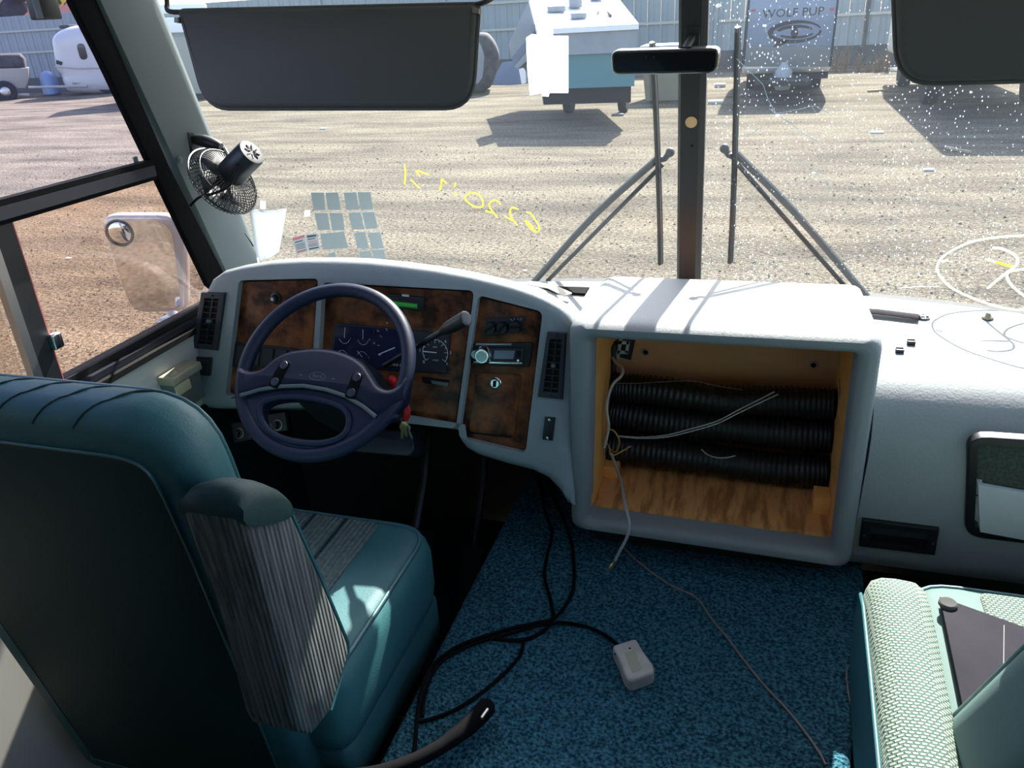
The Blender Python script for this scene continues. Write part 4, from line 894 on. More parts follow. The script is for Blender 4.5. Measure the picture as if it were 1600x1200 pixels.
for k, (q, red, lab) in enumerate((([(135, 730), (285, 690), (330, 900), (185, 940)], True, 'warning label with red header at the lower left windscreen'), ([(295, 690), (445, 670), (485, 870), (335, 900)], False, 'grey printed label right of the red warning label'))):
    q = S8(q); cx = sum(p[0] for p in q) / 4; cy = sum(p[1] for p in q) / 4; pl = wpl(cx, cy, -.003)
    T = thing('warning_label', lab, 'label', pl.o); qq = [pl.p2(*p) for p in q]; mk(M().slab(qq, pl, 0, .0006), 'sheet', 'label_grey', T, 0)
    if red: mk(M().slab(subq(qq, .02, .98, .0, .16), pl, .0006, .001), 'red_header', 'label_red', T, 0); mk(M().text('DANGER', pl, bil(qq, .5, .08), .006, h=.0011), 'header_text', 'label_grey', T, 0)
    else: mk(M().slab(rnd(subq(qq, .12, .88, .08, .2), .001), pl, .0006, .001), 'dark_header', 'label_ink', T, 0)
    mk(M().slab(subq(qq, .12, .75, .28, .33), pl, .0006, .001), 'print_line', 'label_ink', T, 0)
    for j in range(4): mk(M().slab(subq(qq, .1, .88, .44 + j * .09, .47 + j * .09), pl, .0006, .0009), 'print_line', ('label_red' if (not red and j < 2) else 'label_ink'), T, 0)
    mk(M().slab(subq(qq, .1, .9, .84, .92), pl, .0006, .0009), 'print_line', 'label_red' if red else 'label_ink', T, 0)
wpatch(S8([(290, 390), (355, 390), (350, 460), (280, 470)]), 'tape_scrap', 'paper_white', 'tiny white tape square between the curled paper and grey stickers', 'tape')
# curled white paper beside the fan
pl = wpl(418, 362, -.01); T = thing('curled_paper', 'curled white paper taped to the windscreen below the fan', 'paper', pl.hit(418, 405))
qq = [pl.p2(*p) for p in ((391, 326), (448, 326), (436, 394), (404, 406))]; m = M(); nu = 10
gr = [[pl.p3(bil(qq, i / nu, j / 6), .012 * math.sin(PI * i / nu) ** 2 + (.018 * (1 - i / 2.5) ** 2 if i < 3 else 0)) for i in range(nu + 1)] for j in range(7)]
m.add([p for r in gr for p in r], [(j * (nu + 1) + i, j * (nu + 1) + i + 1, (j + 1) * (nu + 1) + i + 1, (j + 1) * (nu + 1) + i) for j in range(6) for i in range(nu)])
o_ = mk(m, 'sheet', 'paper', T, 80); sd_ = o_.modifiers.new('s', 'SOLIDIFY'); sd_.thickness = .0006
mk(M().slab(pl.tr([(407, 314), (415, 314), (415, 326), (407, 326)]), pl, 0, .0006), 'tape', 'paper_white', T, 0)
# notice taped high on the glass
pl = wpl(855, 100, -.004); T = thing('taped_notice', 'blank white notice taped to the windscreen over the blue camper', 'paper', pl.hit(855, 150))
mk(M().slab(pl.tr([(822, 59), (831, 53), (852, 56), (888, 56), (888, 145), (863, 145), (846, 145), (828, 149), (824, 110)]), pl, 0, .0006), 'sheet', 'paper_white', T, 0)
mk(M().slab(pl.tr([(846, 144), (859, 144), (857, 151), (847, 150)]), pl, 0, .0007), 'tape', 'paper_white', T, 0); mk(M().slab(pl.tr([(840, 46), (864, 46), (864, 58), (840, 58)]), pl, 0, .0007), 'tape', 'paper_white', T, 0)
# grease pencil number (reads from outside) and ring
S5 = lambda L: [(600 + x / 5.714, 240 + y / 5.714) for x, y in L]
T = thing('painted_number', 'yellow grease pencil number written on the driver windscreen', 'writing', onW(740, 310, .004))
for ch in (([(185, 95), (190, 200), (182, 275)],), ([(285, 150), (315, 195)], [(300, 150), (400, 190)], [(240, 235), (320, 310)]), ([(515, 225), (510, 280), (495, 330)], [(515, 225), (560, 268)], [(640, 260), (625, 300)], [(645, 345), (630, 380)]),
           ([(715, 400), (750, 360), (800, 350), (850, 370), (880, 420), (880, 470), (840, 480), (790, 465), (745, 430), (718, 402)],), ([(1040, 455), (1010, 420), (970, 420), (940, 450), (950, 490), (980, 530), (1015, 570)], [(905, 510), (975, 530)]),
           ([(1200, 500), (1150, 480), (1125, 510), (1135, 560), (1160, 600), (1190, 640)], [(1080, 560), (1150, 600)]), ([(1270, 520), (1310, 535), (1350, 590), (1380, 640), (1380, 690), (1350, 695), (1300, 660), (1262, 598), (1300, 625), (1335, 670)],)):
    m = M()
    for st in ch: m.tube(spline([onW(x, y, .007) for x, y in S5(st)], 4), .0021, 6, flat=((0, 1, .29), .25))
    mk(m, 'character', 'paint_yellow', T, 60)
S6 = lambda L: [(1340 + x / 6, 360 + y / 6) for x, y in L]
T = thing('painted_ring', 'white painted ring with a figure inside on the passenger windscreen', 'writing', onW(1580, 480, .004))
def wstroke(L, r, name, mt, par): mk(M().tube(spline([onW(x, y, .007) for x, y in L], 5), r, 6, flat=((0, 1, .29), .25)), name, mt, par, 60)
wstroke(S6([(1560, 48), (1300, 65), (1050, 112), (850, 210), (770, 280), (745, 370), (790, 450), (870, 530), (1000, 600), (1200, 680), (1400, 730), (1560, 742), (1850, 700), (2050, 560), (2100, 380), (2000, 180), (1800, 80), (1560, 48)]), .0026, 'ring', 'paint_white', T)
wstroke(S6([(1265, 165), (1340, 170), (1430, 205), (1490, 250), (1500, 300), (1470, 340), (1380, 410), (1290, 480), (1215, 545)]), .0030, 'stroke', 'paint_white', T)
wstroke(S6([(1700, 360), (1560, 362), (1470, 375), (1410, 400), (1405, 450), (1450, 520), (1560, 612), (1700, 690)]), .0028, 'stroke', 'paint_white', T)
wstroke(S6([(1290, 295), (1450, 340)]), .003, 'stroke', 'paint_yellow', T); wstroke(S6([(1200, 270), (1290, 295)]), .0022, 'stroke', 'paint_white', T); wstroke(S6([(785, 290), (850, 282)]), .0024, 'stroke', 'paint_white', T); wstroke(S6([(385, 540), (560, 528), (770, 525)]), .0008, 'stroke', 'paint_white', T)
# cracks in the passenger pane
S4 = lambda L: [(1000 + x / 4, y / 4) for x, y in L]
for L in ([(440, 20), (490, 35), (545, 0)], [(490, 35), (570, 70)], [(490, 35), (450, 130)], [(490, 35), (535, 95)], [(490, 35), (520, -20)], [(535, 165), (570, 280)], [(605, 368), (700, 460), (770, 530), (800, 620), (850, 710)], [(850, 710), (960, 690), (1090, 660), (1180, 708)], [(1075, 665), (1095, 700)], [(810, 680), (850, 710)],
          [(850, 715), (930, 760), (1000, 820), (1100, 880)], [(755, 140), (778, 160), (845, 130)], [(778, 160), (808, 245)], [(1000, 1170), (1085, 1080), (1130, 1060)], [(990, 990), (1085, 1080), (1180, 1150)], [(670, 850), (750, 800)], [(885, 455), (925, 510)]):
    mk(M().tube([onW(x, y, -.001) for x, y in S4(L)], .0006, 5), 'crack', 'crack_white', WIN2)
for x, y, r in ((490, 35, .006), (860, 722, .005), (1085, 1080, .004), (778, 160, .004)):
    x, y = S4([(x, y)])[0]; mk(M().ball(onW(x, y, -.001), r, 7, 4, (1, .15, .6)), 'chip', 'paint_white', WIN2)
# round sticker on the post, screw
PPL = PL((XC, wsY(XC, 1.2) - .0305, 1.2), (0, -1, -.29)); PPL = PL(PPL.hit(1080, 191), (0, -1, -.29))
solo(M().slab(circ(.0125, 24), PPL, -.0005, .001), 'round_sticker', 'sticker_tan', 'tan round sticker on the black centre post', 'sticker')
mk(M().lathe([(.0028, 0), (.0028, .001), (0, .0015)], PPL.hit(1081, 228), (0, -1, -.29), 10), 'screw', 'black_rubber', POST)

# ================================================================== INSIDE MIRROR, VISORS
IM = thing('rear_view_mirror', 'black inside rear-view mirror in front of the centre post', 'mirror', onY(1040, 117, 1.60))
MP = PL(onY(1040, 95, 1.60), (-.15, -.97, -.12))
mo = rnd(MP.tr([(958, 117), (1120, 114), (1124, 74), (955, 79)]), .014, 5)
mk(M().slab(mo, MP, -.03, .006, .005, rb=.012), 'shell', 'mirror_dark', IM, 50)
mk(M().slab(inset(ccw(mo), .006), MP, .004, .0066), 'glass', 'mirror_dark', IM)
for x in (1011, 1023): mk(M().lathe([(.0025, 0), (.0025, .001), (0, .0012)], MP.hit(x, 88) + MP.n * .0066, MP.n, 10), 'sensor', 'gunmetal', IM)
ms = MP.p3((.02, 0), -.03); mf = V((XC, wsY(XC, ms.z + .03) - .030, ms.z + .03))
mk(M().tube([ms, mf], .008, 8), 'stem', 'black_rubber', IM); mk(M().rbox(mf, (.03, .012, .05), .003), 'foot', 'black_plastic', IM)
def visor(px, r, name, label, rods, Y0):
    pl = PL(onY(*px[0], Y0), (0, -.985, .17)); o = rnd(pl.tr(px), r, 6); T = thing(name, label, 'sun visor', pl.p3((0, 0)))
    B = mk(M().slab(o, pl, -.010, .012, .009, seg=4, rb=.009), 'panel', 'visor_vinyl', T, 60)
    mk(M().tube([pl.p3(q, .0095) for q in inset(ccw(o), .012)], .0016, 6, closed=True), 'seam', 'black_rubber', B, 60)
    mk(M().tube([pl.p3(q, .001) for q in inset(ccw(o), -.001)], .004, 8, closed=True), 'edge_piping', 'visor_vinyl', B, 60)
    for L in rods: mk(M().tube(spline([pl.p3(pl.p2(x, y), h) for x, y, h in L], 5), .0045, 8), 'rod', 'black_plastic', T)
    return T, pl
T, pl = visor([(324, 169), (738, 168), (748, 8), (283, 18)], [.05, .05, .008, .008], 'sun_visor', 'large grey-brown driver sun visor on black rods', [[(241, -120, -.03), (245, -40, -.02), (255, 0, -.01), (263, 17, 0), (285, 19, 0)], [(740, 8, 0), (756, 4, 0), (765, -10, -.02), (768, -50, -.04), (770, -125, -.05)]], 1.335)
mk(M().slab(pl.tr([(277, 28), (284, 28), (284, 37), (277, 36)]), pl, 0, .01, .002), 'tag', 'wire_grey', T); mk(M().slab(pl.tr([(741, 12), (752, 15), (751, 23), (741, 22)]), pl, -.002, .012, .002), 'tag', 'wire_brown', T)
visor([(1403, 131), (1830, 118), (1840, -40), (1396, -40)], [.05, .05, .01, .01], 'sun_visor', 'dark passenger sun visor at the upper right corner', [[(1384, -130, -.03), (1388, -60, -.01), (1393, -45, 0), (1402, -37, 0)], [(1834, -36, 0), (1846, -45, 0), (1852, -60, -.01), (1860, -130, -.03)]], 1.335)

# ================================================================== FAN
fax = (RM @ V((.74, .44, .50))).normalized(); fc = onX(349, 283, -1.135)
FN = thing('dashboard_fan', 'small black caged fan clamped to the windscreen pillar', 'fan', fc - V((0, 0, .09)))
fa = fax.orthogonal().normalized(); fb = fax.cross(fa)
def fp(r, h, a): return fc + fax * h + (fa * math.cos(a) + fb * math.sin(a)) * r
m = M()
for k in range(52):
    a = 2 * PI * k / 52; m.tube([fp(.024, .030, a), fp(.055, .026, a), fp(.076, .013, a), fp(.082, 0, a), fp(.076, -.014, a), fp(.050, -.026, a), fp(.018, -.030, a)], .0011, 4)
for r, h, rr in ((.083, 0, .0022), (.068, .020, .001), (.068, -.019, .001), (.045, -.0275, .001), (.024, .030, .0015)): m.tube([fp(r, h, 2 * PI * k / 40) for k in range(40)], rr, 5, closed=True)
o_ = mk(m, 'cage', 'black_plastic', FN, 60); o_['kind'] = 'stuff'
for k in range(4):
    a = 2 * PI * k / 4 + .4; m = M(); m.add([fp(.018, .008, a - .3), fp(.068, .010, a - .35), fp(.070, -.008, a + .45), fp(.018, -.006, a + .4)], [(0, 1, 2, 3)]); o_ = mk(m, 'blade', 'dark_plastic', FN); o_.modifiers.new('s', 'SOLIDIFY').thickness = .0015
mk(M().lathe([(.018, -.006), (.018, .012), (.008, .03)], fc, fax, 20), 'hub', 'black_plastic', FN)
mk(M().lathe([(.018, -.031), (.016, -.034), (0, -.0345)], fc, fax, 20), 'badge', 'gunmetal', FN)
mk(M().lathe([(.028, .026), (.0305, .030), (.0305, .104), (.028, .109), (.02, .110), (.0, .108)], fc, fax, 28), 'motor', 'black_plastic', FN, 40)
m = M()
for k in range(8):
    a = 2 * PI * k / 8; m.tube([fp(.004, .1105, a), fp(.018, .1108, a)], .0012, 5)
mk(m, 'motor_vents', 'gunmetal', FN)
pm = fc + fax * .04 + V((0, 0, .035))
mk(M().rbox(onX(303, 222, -1.232), (.016, .045, .05), .004), 'clamp', 'black_plastic', FN)
mk(M().tube(spline([onX(306, 218, -1.222), onX(325, 222, -1.19), onX(345, 230, -1.16)], 4), [.011, .0125, .0135, .014, .014, .014, .013, .012, .010], 10), 'arm', 'black_plastic', FN)
mk(M().tube([onX(350, 233, -1.155), onX(356, 244, -1.14), fc + fax * .05 + V((0, 0, .024))], .006, 8), 'swivel', 'black_plastic', FN)
mk(M().tube(spline([onX(374, 250, -1.07), onX(366, 275, -1.06), onX(356, 292, -1.075), onX(335, 302, -1.12), onX(312, 308, -1.19), onX(298, 321, -1.24)], 6), .003, 8), 'cord', 'black_rubber', FN, 60)
solo(M().tube(spline([onX(383, 365, -1.215), onX(390, 375, -1.2), onX(396, 385, -1.19)], 4), .0015, 6), 'wire_end', 'black_rubber', 'short black wire end at the foot of the pillar', 'wire')

# ================================================================== WIPERS (outside the glass)
def wiper(name, label, blade, arms, knob):
    T = thing(name, label, 'wiper', onW(*arms[0][-1], .03))
    P = [onW(x, y, .018) for x, y in blade]
    bl = mk(M().tube(spline(P, 4), .0055, 6, flat=((0, 1, .29), 1.6)), 'blade', 'wiper_black', T); mk(M().tube([onW(x + 4, y, .030) for x, y in blade[0:]], .0028, 6), 'blade_spine', 'wiper_black', bl)
    for L, r in zip(arms, (.0085, .0055)): mk(M().tube(spline([onW(x, y, .040) for x, y in L], 3), r, 8), 'arm', 'wiper_black', T)
    mk(M().ball(onW(*knob, .038), .011), 'pivot', 'wiper_black', T); mk(M().tube([onW(*knob, .038), onW(knob[0] * .55 + blade[2][0] * .45, knob[1] + 10, .034), onW(*blade[2], .028)], .0075, 8), 'link', 'wiper_black', T)
wiper('windscreen_wiper', 'left wiper with upright blade and arms rising from the driver side', [(1018, 66), (1023, 150), (1027, 250), (1030, 340), (1031, 412)], ([(1030, 246), (930, 335), (842, 432), (820, 455)], [(1036, 256), (948, 345), (862, 432), (840, 455)]), (1047, 238))
wiper('windscreen_wiper', 'right wiper with upright blade and arms rising toward the passenger side', [(1152, 42), (1150, 130), (1147, 245), (1144, 330), (1140, 410)], ([(1150, 240), (1240, 330), (1343, 450), (1360, 470)], [(1152, 256), (1230, 345), (1318, 445), (1335, 465)]), (1132, 232))

# ================================================================== SIDE MIRROR
SM = thing('side_mirror', 'chrome-edged door mirror with small round convex mirror outside the driver window', 'mirror', onX(272, 560, -1.52))
SMP = PL(onY(228, 412, 1.70), (.33, -.94, -.06))
so_ = rnd(SMP.tr([(206, 489), (293, 486), (290, 336), (155, 336)]), [.045, .03, .07, .045], 6)
sh = mk(M().slab(so_, SMP, -.07, .004, .010, seg=4, rb=.05), 'housing', 'mirror_shell', SM, 50)
gl = rnd(SMP.tr([(207, 484), (284, 479), (268, 342), (163, 346)]), [.035, .02, .06, .04], 6)
G2 = SMP.shift(.005)
mk(M().slab(gl, G2, -.002, .0008), 'glass', 'mirror_glass', SM)
cc = G2.hit(187, 364)
b = mk(M().tube([cc + G2.n * .003 + (G2.u * math.cos(2 * PI * k / 28) + G2.v * math.sin(2 * PI * k / 28)) * .034 for k in range(28)], .0028, 6, closed=True), 'convex_rim', 'black_plastic', SM, 60)
mk(M().lathe([(.033, 0), (.030, .0025), (.022, .005), (.012, .0064), (0, .0068)], cc, G2.n, 28), 'convex_glass', 'mirror_glass', b, 80)
mk(M().tube(spline([onX(270, 490, -1.53), onX(272, 508, -1.51), onX(282, 530, -1.46), onX(300, 548, -1.38), onX(318, 560, -1.31)], 4), .016, 10), 'mount_arm', 'mirror_shell', SM, 60)
mk(M().rbox(onX(268, 507, -1.52), (.05, .06, .05), .008), 'mount', 'mirror_shell', SM)
# ================================================================== SMALL THINGS AT THE SIDE WINDOW
T = thing('window_sensor', 'black boxy sensor hanging at the top of the side window', 'sensor', onX(65, 24, XL + .02))
mk(M().rbox(onX(66, 4, XL + .02), (.03, .045, .055), .004), 'case', 'black_plastic', T); mk(M().box(onX(56, 4, XL + .037), (.004, .012, .05)), 'stripe', 'tarp_blue', T)
mk(M().lathe([(.012, 0), (.012, .01), (.008, .014), (0, .014)], onX(88, -2, XL + .02), (1, 0, 0), 16), 'lens_ring', 'brass', T)
solo(M().rbox(onX(212, 250, XL - .012), (.004, .012, .014), .002), 'dark_leaf', 'tarp_blue', 'tiny dark scrap stuck on the upper side window', 'leaf')

# ================================================================== YARD
def gnd(x, y): return onZ(x, y, GZ)
FY = 32.4
FN_ = thing('yard_fence', 'tall pale blue-grey metal sheet fence along the back of the yard', 'fence', (-12, FY, GZ))
pw = .5; x0 = -40
PL0 = None
for k in range(108):
    x = x0 + pw * k
    if PL0 is None:
        m = M(); h0, h1 = -.28, 2.45
        prof = [(0, 0), (.02, .03), (.05, .03), (.07, 0), (.22, 0), (.235, .015), (.255, .015), (.27, 0), (.495, 0)]
        m.add([V((x + a, FY - b, z)) for z in (h0, h1) for a, b in prof] + [V((x + a, FY + .02, z)) for z in (h0, h1) for a in (0, .495)], [(i, i + 1, 9 + i + 1, 9 + i) for i in range(8)] + [(18, 19, 21, 20), (0, 9, 20, 18), (8, 17, 21, 19)])
        PL0 = mk(m, 'panel', 'fence_sheet', FN_, 20)
    else: dup(PL0, FN_, (pw * k, 0, 0))
mk(M().box((-13, FY, (GZ - .28) / 2), (54, .1, -.28 - GZ)), 'base_wall', 'fence_low', FN_)
for (xa, xb, z) in ((-39, -11.2, .86), (-11.0, -8.9, .80), (-6.2, -2.2, .75), (-1.9, .5, .72), (.8, 13, .72), (-11, -8, 1.76), (-39, -20, 1.8)):
    mk(M().box(((xa + xb) / 2, FY - .06, z), (xb - xa, .05, .09)), 'rail', 'rail', FN_)
for x in (-36, -30, -24, -18, -12.5, -7, -2.0, 3.1, 8): mk(M().box((x, FY - .05, .75), (.12, .08, 3.3)), 'post', 'fence_low' if x == 3.1 else 'fence_sheet', FN_)
# pup trailer
WF = PL((.4, 22.0, .5), (0, -1, 0))
WT = thing('travel_trailer', 'blue-grey travel trailer nose with wolf lettering and emblem', 'trailer', (.45, 24.5, GZ))
fq = [WF.p2(*p) for p in ((1161, 104), (1296, 104), (1309, 0), (1171, 0))]
xl, xr = .4 + min(fq[0][0], fq[3][0]), .4 + max(fq[1][0], fq[2][0]); zb = .5 + fq[0][1]
rings = []
for y, zt, zb_, i in ((22.0, 1.55, -.18, .0), (22.12, 1.9, -.30, -.02), (22.5, 2.25, -.36, -.03), (23.2, 2.42, -.36, -.03), (27.6, 2.42, -.36, -.03), (27.8, 2.3, -.30, 0)):
    rings.append([V((a, y, b)) for a, b in rnd([(xl + i, zb_), (xr - i, zb_), (xr - i, zt), (xl + i, zt)], .12, 3)])
mk(M().loft(rings), 'body', 'body_white', WT, 40)
mk(M().slab(WF.tr([(1163, 72), (1299, 72), (1312, -12), (1171, -12)]), WF, -.02, .02, .01), 'front_panel', 'pup_face', WT); mk(M().slab(WF.tr([(1161, 104), (1296, 104), (1300, 72), (1163, 72)]), WF, -.02, .025, .01), 'lower_panel', 'pup_low', WT)  # two-tone panels put the nose's reflection and haze into their colour
WF2 = WF.shift(.024)
for px in ([(1168, 0), (1172, 0), (1163, 104), (1158, 104)], [(1309, -10), (1312, -10), (1299, 104), (1295, 104)]): mk(M().slab(WF.tr(px), WF, -.03, .04, .01), 'edge_trim', 'pup_ink', WT)
mk(M().text('WOLF PUP', WF2, WF2.p2(1239, 20), .26, h=.001, sx=1.12), 'lettering', 'pup_ink', WT, 0, 'dark WOLF PUP lettering')
ec = WF2.p2(1241, 50); m = M()
def ell(m, c, a, b, w0, w1, t0, t1, pl, n=40, skew=0):
    for k in range(n):
        A = t0 + (t1 - t0) * k / n; B = t0 + (t1 - t0) * (k + 1) / n; qs = []
        for t, ww in ((A, w0 + (w1 - w0) * k / n), (B, w0 + (w1 - w0) * (k + 1) / n)):
            qs.append([(c[0] + (a - d) * math.cos(t), c[1] + (b - d) * math.sin(t) + skew * math.cos(t)) for d in (0, ww)])
        m.add([pl.p3(qs[0][0], .002), pl.p3(qs[1][0], .002), pl.p3(qs[1][1], .002), pl.p3(qs[0][1], .002)], [(0, 1, 2, 3)])
ell(m, ec, .62, .26, .03, .14, PI * .08, PI * 1.05, WF2); ell(m, ec, .62, .25, .10, .05, PI * 1.05, PI * 2.02, WF2)
mk(m, 'emblem_ring', 'pup_ink', WT, 0, 'dark oval emblem ring')
m = M(); ell(m, ec, .44, .16, .05, .09, PI * .1, PI * .9, WF2, 24); ell(m, (ec[0] + .05, ec[1] - .03), .40, .12, .06, .05, PI * 1.1, PI * 1.95, WF2, 24)
m.add([WF2.p3((ec[0] + a, ec[1] + b), .002) for a, b in ((-.06, .12), (.06, .10), (.10, -.05), (0, -.17), (-.08, -.04))], [(0, 1, 2, 3, 4)])
m.add([WF2.p3((ec[0] + a, ec[1] + b), .002) for a, b in ((-.40, -.20), (-.12, -.17), (-.20, -.27), (-.46, -.33))], [(0, 1, 2, 3)]); mk(m, 'emblem_marks', 'pup_ink', WT, 0)
for x, y in ((1177, 16), (1300, 14)): mk(M().slab(rect(.09, .05, *WF.p2(x, y)), WF, .0, .045, .01), 'marker_light', 'label_red', WT)
mk(M().box((.45, 21.2, -.40), (.9, 1.9, .10)), 'tongue', 'under_dark', WT); mk(M().lathe([(.16, 0), (.2, .1), (.2, .42), (.1, .55), (.06, .62), (0, .62)], onY(1222, 140, 21.4), (0, 0, 1), 16), 'gas_bottle', 'wire_grey', WT)
mk(M().box((.45, 24.9, -.42), (1.9, 5.2, .14)), 'chassis', 'under_dark', WT)
for sx in (xl + .15, xr - .15):
    for y in (24.6, 25.4): mk(M().lathe([(.0, -.1), (.32, -.1), (.34, -.05), (.34, .05), (.32, .1), (0, .1)], (sx, y, GZ + .34), (1, 0, 0), 20), 'wheel', 'tyre', WT)
# folded camper
FLp, FRp = onY(838, 46, 17.0), onY(998, 37, 17.0); BLp, BRp = onY(826, -8, 22), onY(962, -8, 22)
CT = thing('folding_camper', 'folded camper trailer with white roof and teal lower body', 'camper', ((FLp + BRp) / 2).xy.to_3d() + V((0, 0, GZ)))
def colbox(m, c4, top, bot, ins=0):
    cen = sum(c4, V()) / 4; q = [p + (cen - p) * ins for p in c4]
    return m.loft([[p + V((0, 0, bot)) for p in q], [p + V((0, 0, top)) for p in q]])
c4 = [FLp, FRp, BRp, BLp]
mk(colbox(M(), c4, 0, -.10), 'roof', 'camper_roof', CT, 20); mk(colbox(M(), c4, -.10, -.52, .02), 'upper_body', 'camper_grey', CT, 20); mk(colbox(M(), c4, -.52, -1.18, .05), 'lower_body', 'camper_teal', CT, 20); mk(colbox(M(), c4, -1.18, -1.52, .10), 'chassis', 'black_rubber', CT, 20)  # black chassis block also stands in for the shadow under the camper
bu = (FRp - FLp).normalized(); bv = ((BLp - FLp)).normalized(); bw = bu.cross(bv).normalized(); RMx = Matrix((bu, bv, bw)).transposed()
def onroof(s, t): return FLp * (1 - s) * (1 - t) + FRp * s * (1 - t) + BLp * (1 - s) * t + BRp * s * t
for s, t, d, mt, nm in ((.26, .45, (.42, .35, .12), 'camper_grey', 'roof_vent'), (.48, .58, (.3, .5, .22), 'camper_grey', 'air_conditioner'), (.46, .24, (.34, .34, .11), 'camper_grey', 'roof_vent'), (.75, .80, (.3, .3, .14), 'camper_grey', 'roof_vent'), (.68, .35, (.05, .35, .05), 'scrap_wood', 'roof_scrap'), (.78, .26, (.05, .5, .06), 'rust_dark', 'roof_scrap')):
    mk(M().rbox(onroof(s, t) + bw * (d[2] / 2), d, .02, rot=RMx), nm, mt, CT)
SPn = PL(onY(810, 60, 17.6), (0, -1, 0))
for k, (px, mt) in enumerate((([(826, 2), (838, 50), (800, 90), (794, 70)], 'camper_grey'), ([(836, 46), (838, 60), (804, 104), (800, 90)], 'tarp_blue'), ([(838, 62), (836, 84), (810, 108), (804, 104)], 'camper_grey'))):
    mk(M().slab(SPn.tr(px), SPn, -.3 - .1 * k, .02 * k, .01), 'side_flap', mt, CT, 20)
for p in (FLp, FRp): mk(M().lathe([(0, -.1), (.28, -.1), (.3, -.05), (.3, .05), (.28, .1), (0, .1)], V((p.x + (.0 if p is FLp else -.75), 19.8, GZ + .3)), (1, 0, 0), 18), 'wheel', 'tyre', CT)
# tan bin
TBp = gnd(1040, 158); b0 = PL((TBp.x, TBp.y, GZ), (0, -1, 0))
TB = thing('plastic_bin', 'beige plastic bin with white lid standing behind the wiper', 'bin', TBp + V((.2, .5, 0)))
m = M(); xa, xb = onY(1000, 150, TBp.y).x, onY(1094, 150, TBp.y).x; zt = onY(1040, 76, TBp.y).z
m.loft([[V((a, y, z)) for a, y in ((xa + i, TBp.y + i), (xb - i, TBp.y + i), (xb - i, TBp.y + 1.2 - i), (xa + i, TBp.y + 1.2 - i))] for z, i in ((GZ, .14), (GZ + .1, .12), (zt, 0))])
mk(m, 'tub', 'bin_beige', TB, 20); mk(M().rbox(((xa + xb) / 2, TBp.y + .6, zt + .04), (xb - xa + .06, 1.26, .08), .02), 'lid', 'scrap_white', TB)
# dark round tank end
rp = gnd(757, 146); RPn = PL(rp, (.3, -.95, 0))
T = thing('round_tank', 'dark weathered round tank end left of the folding camper', 'tank', rp)
mk(M().slab(tr2(RPn, [(700, 62), (752, 52), (768, 60), (778, 78), (780, 95), (774, 120), (765, 138), (740, 148), (700, 146)], 3), RPn, -1.6, 0, .25), 'shell', 'rust_dark', T, 50); mk(M().slab(tr2(RPn, [(700, 72), (742, 62), (755, 80), (756, 100), (748, 130), (700, 140)], 3), RPn, -.2, .02, .02), 'end_plate', 'camper_grey', T, 50)
# egg-shaped white trailer seen through the side window
ep = gnd(135, 149); EPn = PL(ep, (.45, -.893, 0), (.893, .45, 0))
ET = thing('fibreglass_trailer', 'rounded white fibreglass trailer with dark window seen through the side window', 'trailer', ep)
eo = tr2(EPn, [(92, 118), (83, 106), (79, 80), (77, 62), (86, 50), (104, 42), (140, 38), (190, 40), (225, 60), (232, 100), (225, 140), (200, 146), (112, 146), (96, 132), (92, 118)], 4)[:-1]
mk(M().slab(eo, EPn, -1.7, 0, .45, seg=5), 'shell', 'fiberglass', ET, 60)
mk(M().slab(rnd(EPn.tr([(119, 69), (131, 67), (138, 92), (126, 94)]), .2), EPn, -.02, .02, .01), 'window', 'glass_dark', ET); mk(M().tube([EPn.hit(86, 104) + EPn.n * .01, EPn.hit(120, 107) + EPn.n * .03, EPn.hit(160, 106) + EPn.n * .02], .03, 6), 'belt_line', 'wire_grey', ET)
mk(M().slab(EPn.tr([(88, 94), (98, 97), (96, 102), (88, 100)]), EPn, -.1, .03, .01), 'badge', 'under_dark', ET); mk(M().rbox(EPn.hit(98, 42) + EPn.n * -.7, (.5, .5, .15), .03), 'roof_vent', 'rust_dark', ET)
mk(M().lathe([(.30, 0), (.36, .06), (.36, .75), (.2, .95), (.1, 1.0), (0, 1.0)], gnd(83, 149) + V((0, 0, .02)), (0, 0, 1), 18), 'gas_bottle', 'tank_blue', ET); mk(M().tube([EPn.hit(48, 148) + V((0, 0, .3)), EPn.hit(140, 146) + V((0, 0, .3))], .05, 6), 'tow_bar', 'rail', ET)
mk(M().lathe([(0, -.1), (.32, -.1), (.34, 0), (.32, .1), (0, .1)], EPn.hit(165, 146) + V((0, 0, .34)) - EPn.n * .2, EPn.n, 18), 'wheel', 'tyre', ET)
# loaded cart at the far left
cp = gnd(10, 156); CPn = PL(cp, (.69, -.72, 0), (.72, .69, 0))
T = thing('utility_cart', 'loaded utility trailer with a grey tarp at the far left of the yard', 'trailer', cp)
mk(M().slab(CPn.tr([(-30, 108), (44, 106), (44, 122), (40, 138), (-30, 140)]), CPn, -1.4, 0, .03), 'bed', 'trailer_beige', T); mk(M().slab(CPn.tr([(-30, 86), (30, 84), (38, 92), (40, 106), (-30, 108)]), CPn, -1.3, -.1, .15), 'tarp', 'rust_dark', T, 50)
b = mk(M().lathe([(0, -.15), (.40, -.15), (.44, -.08), (.44, .08), (.40, .15), (0, .15)], CPn.hit(9, 143) + CPn.n * .1, CPn.n, 24), 'wheel', 'tyre', T); mk(M().lathe([(.2, .15), (.18, .17), (.08, .18), (0, .18)], CPn.hit(9, 143) + CPn.n * .1, CPn.n, 18), 'hub_cap', 'steel', b)
mk(M().tube([CPn.hit(20, 148), CPn.hit(46, 148)], .06, 6), 'tow_bar', 'rail', T)
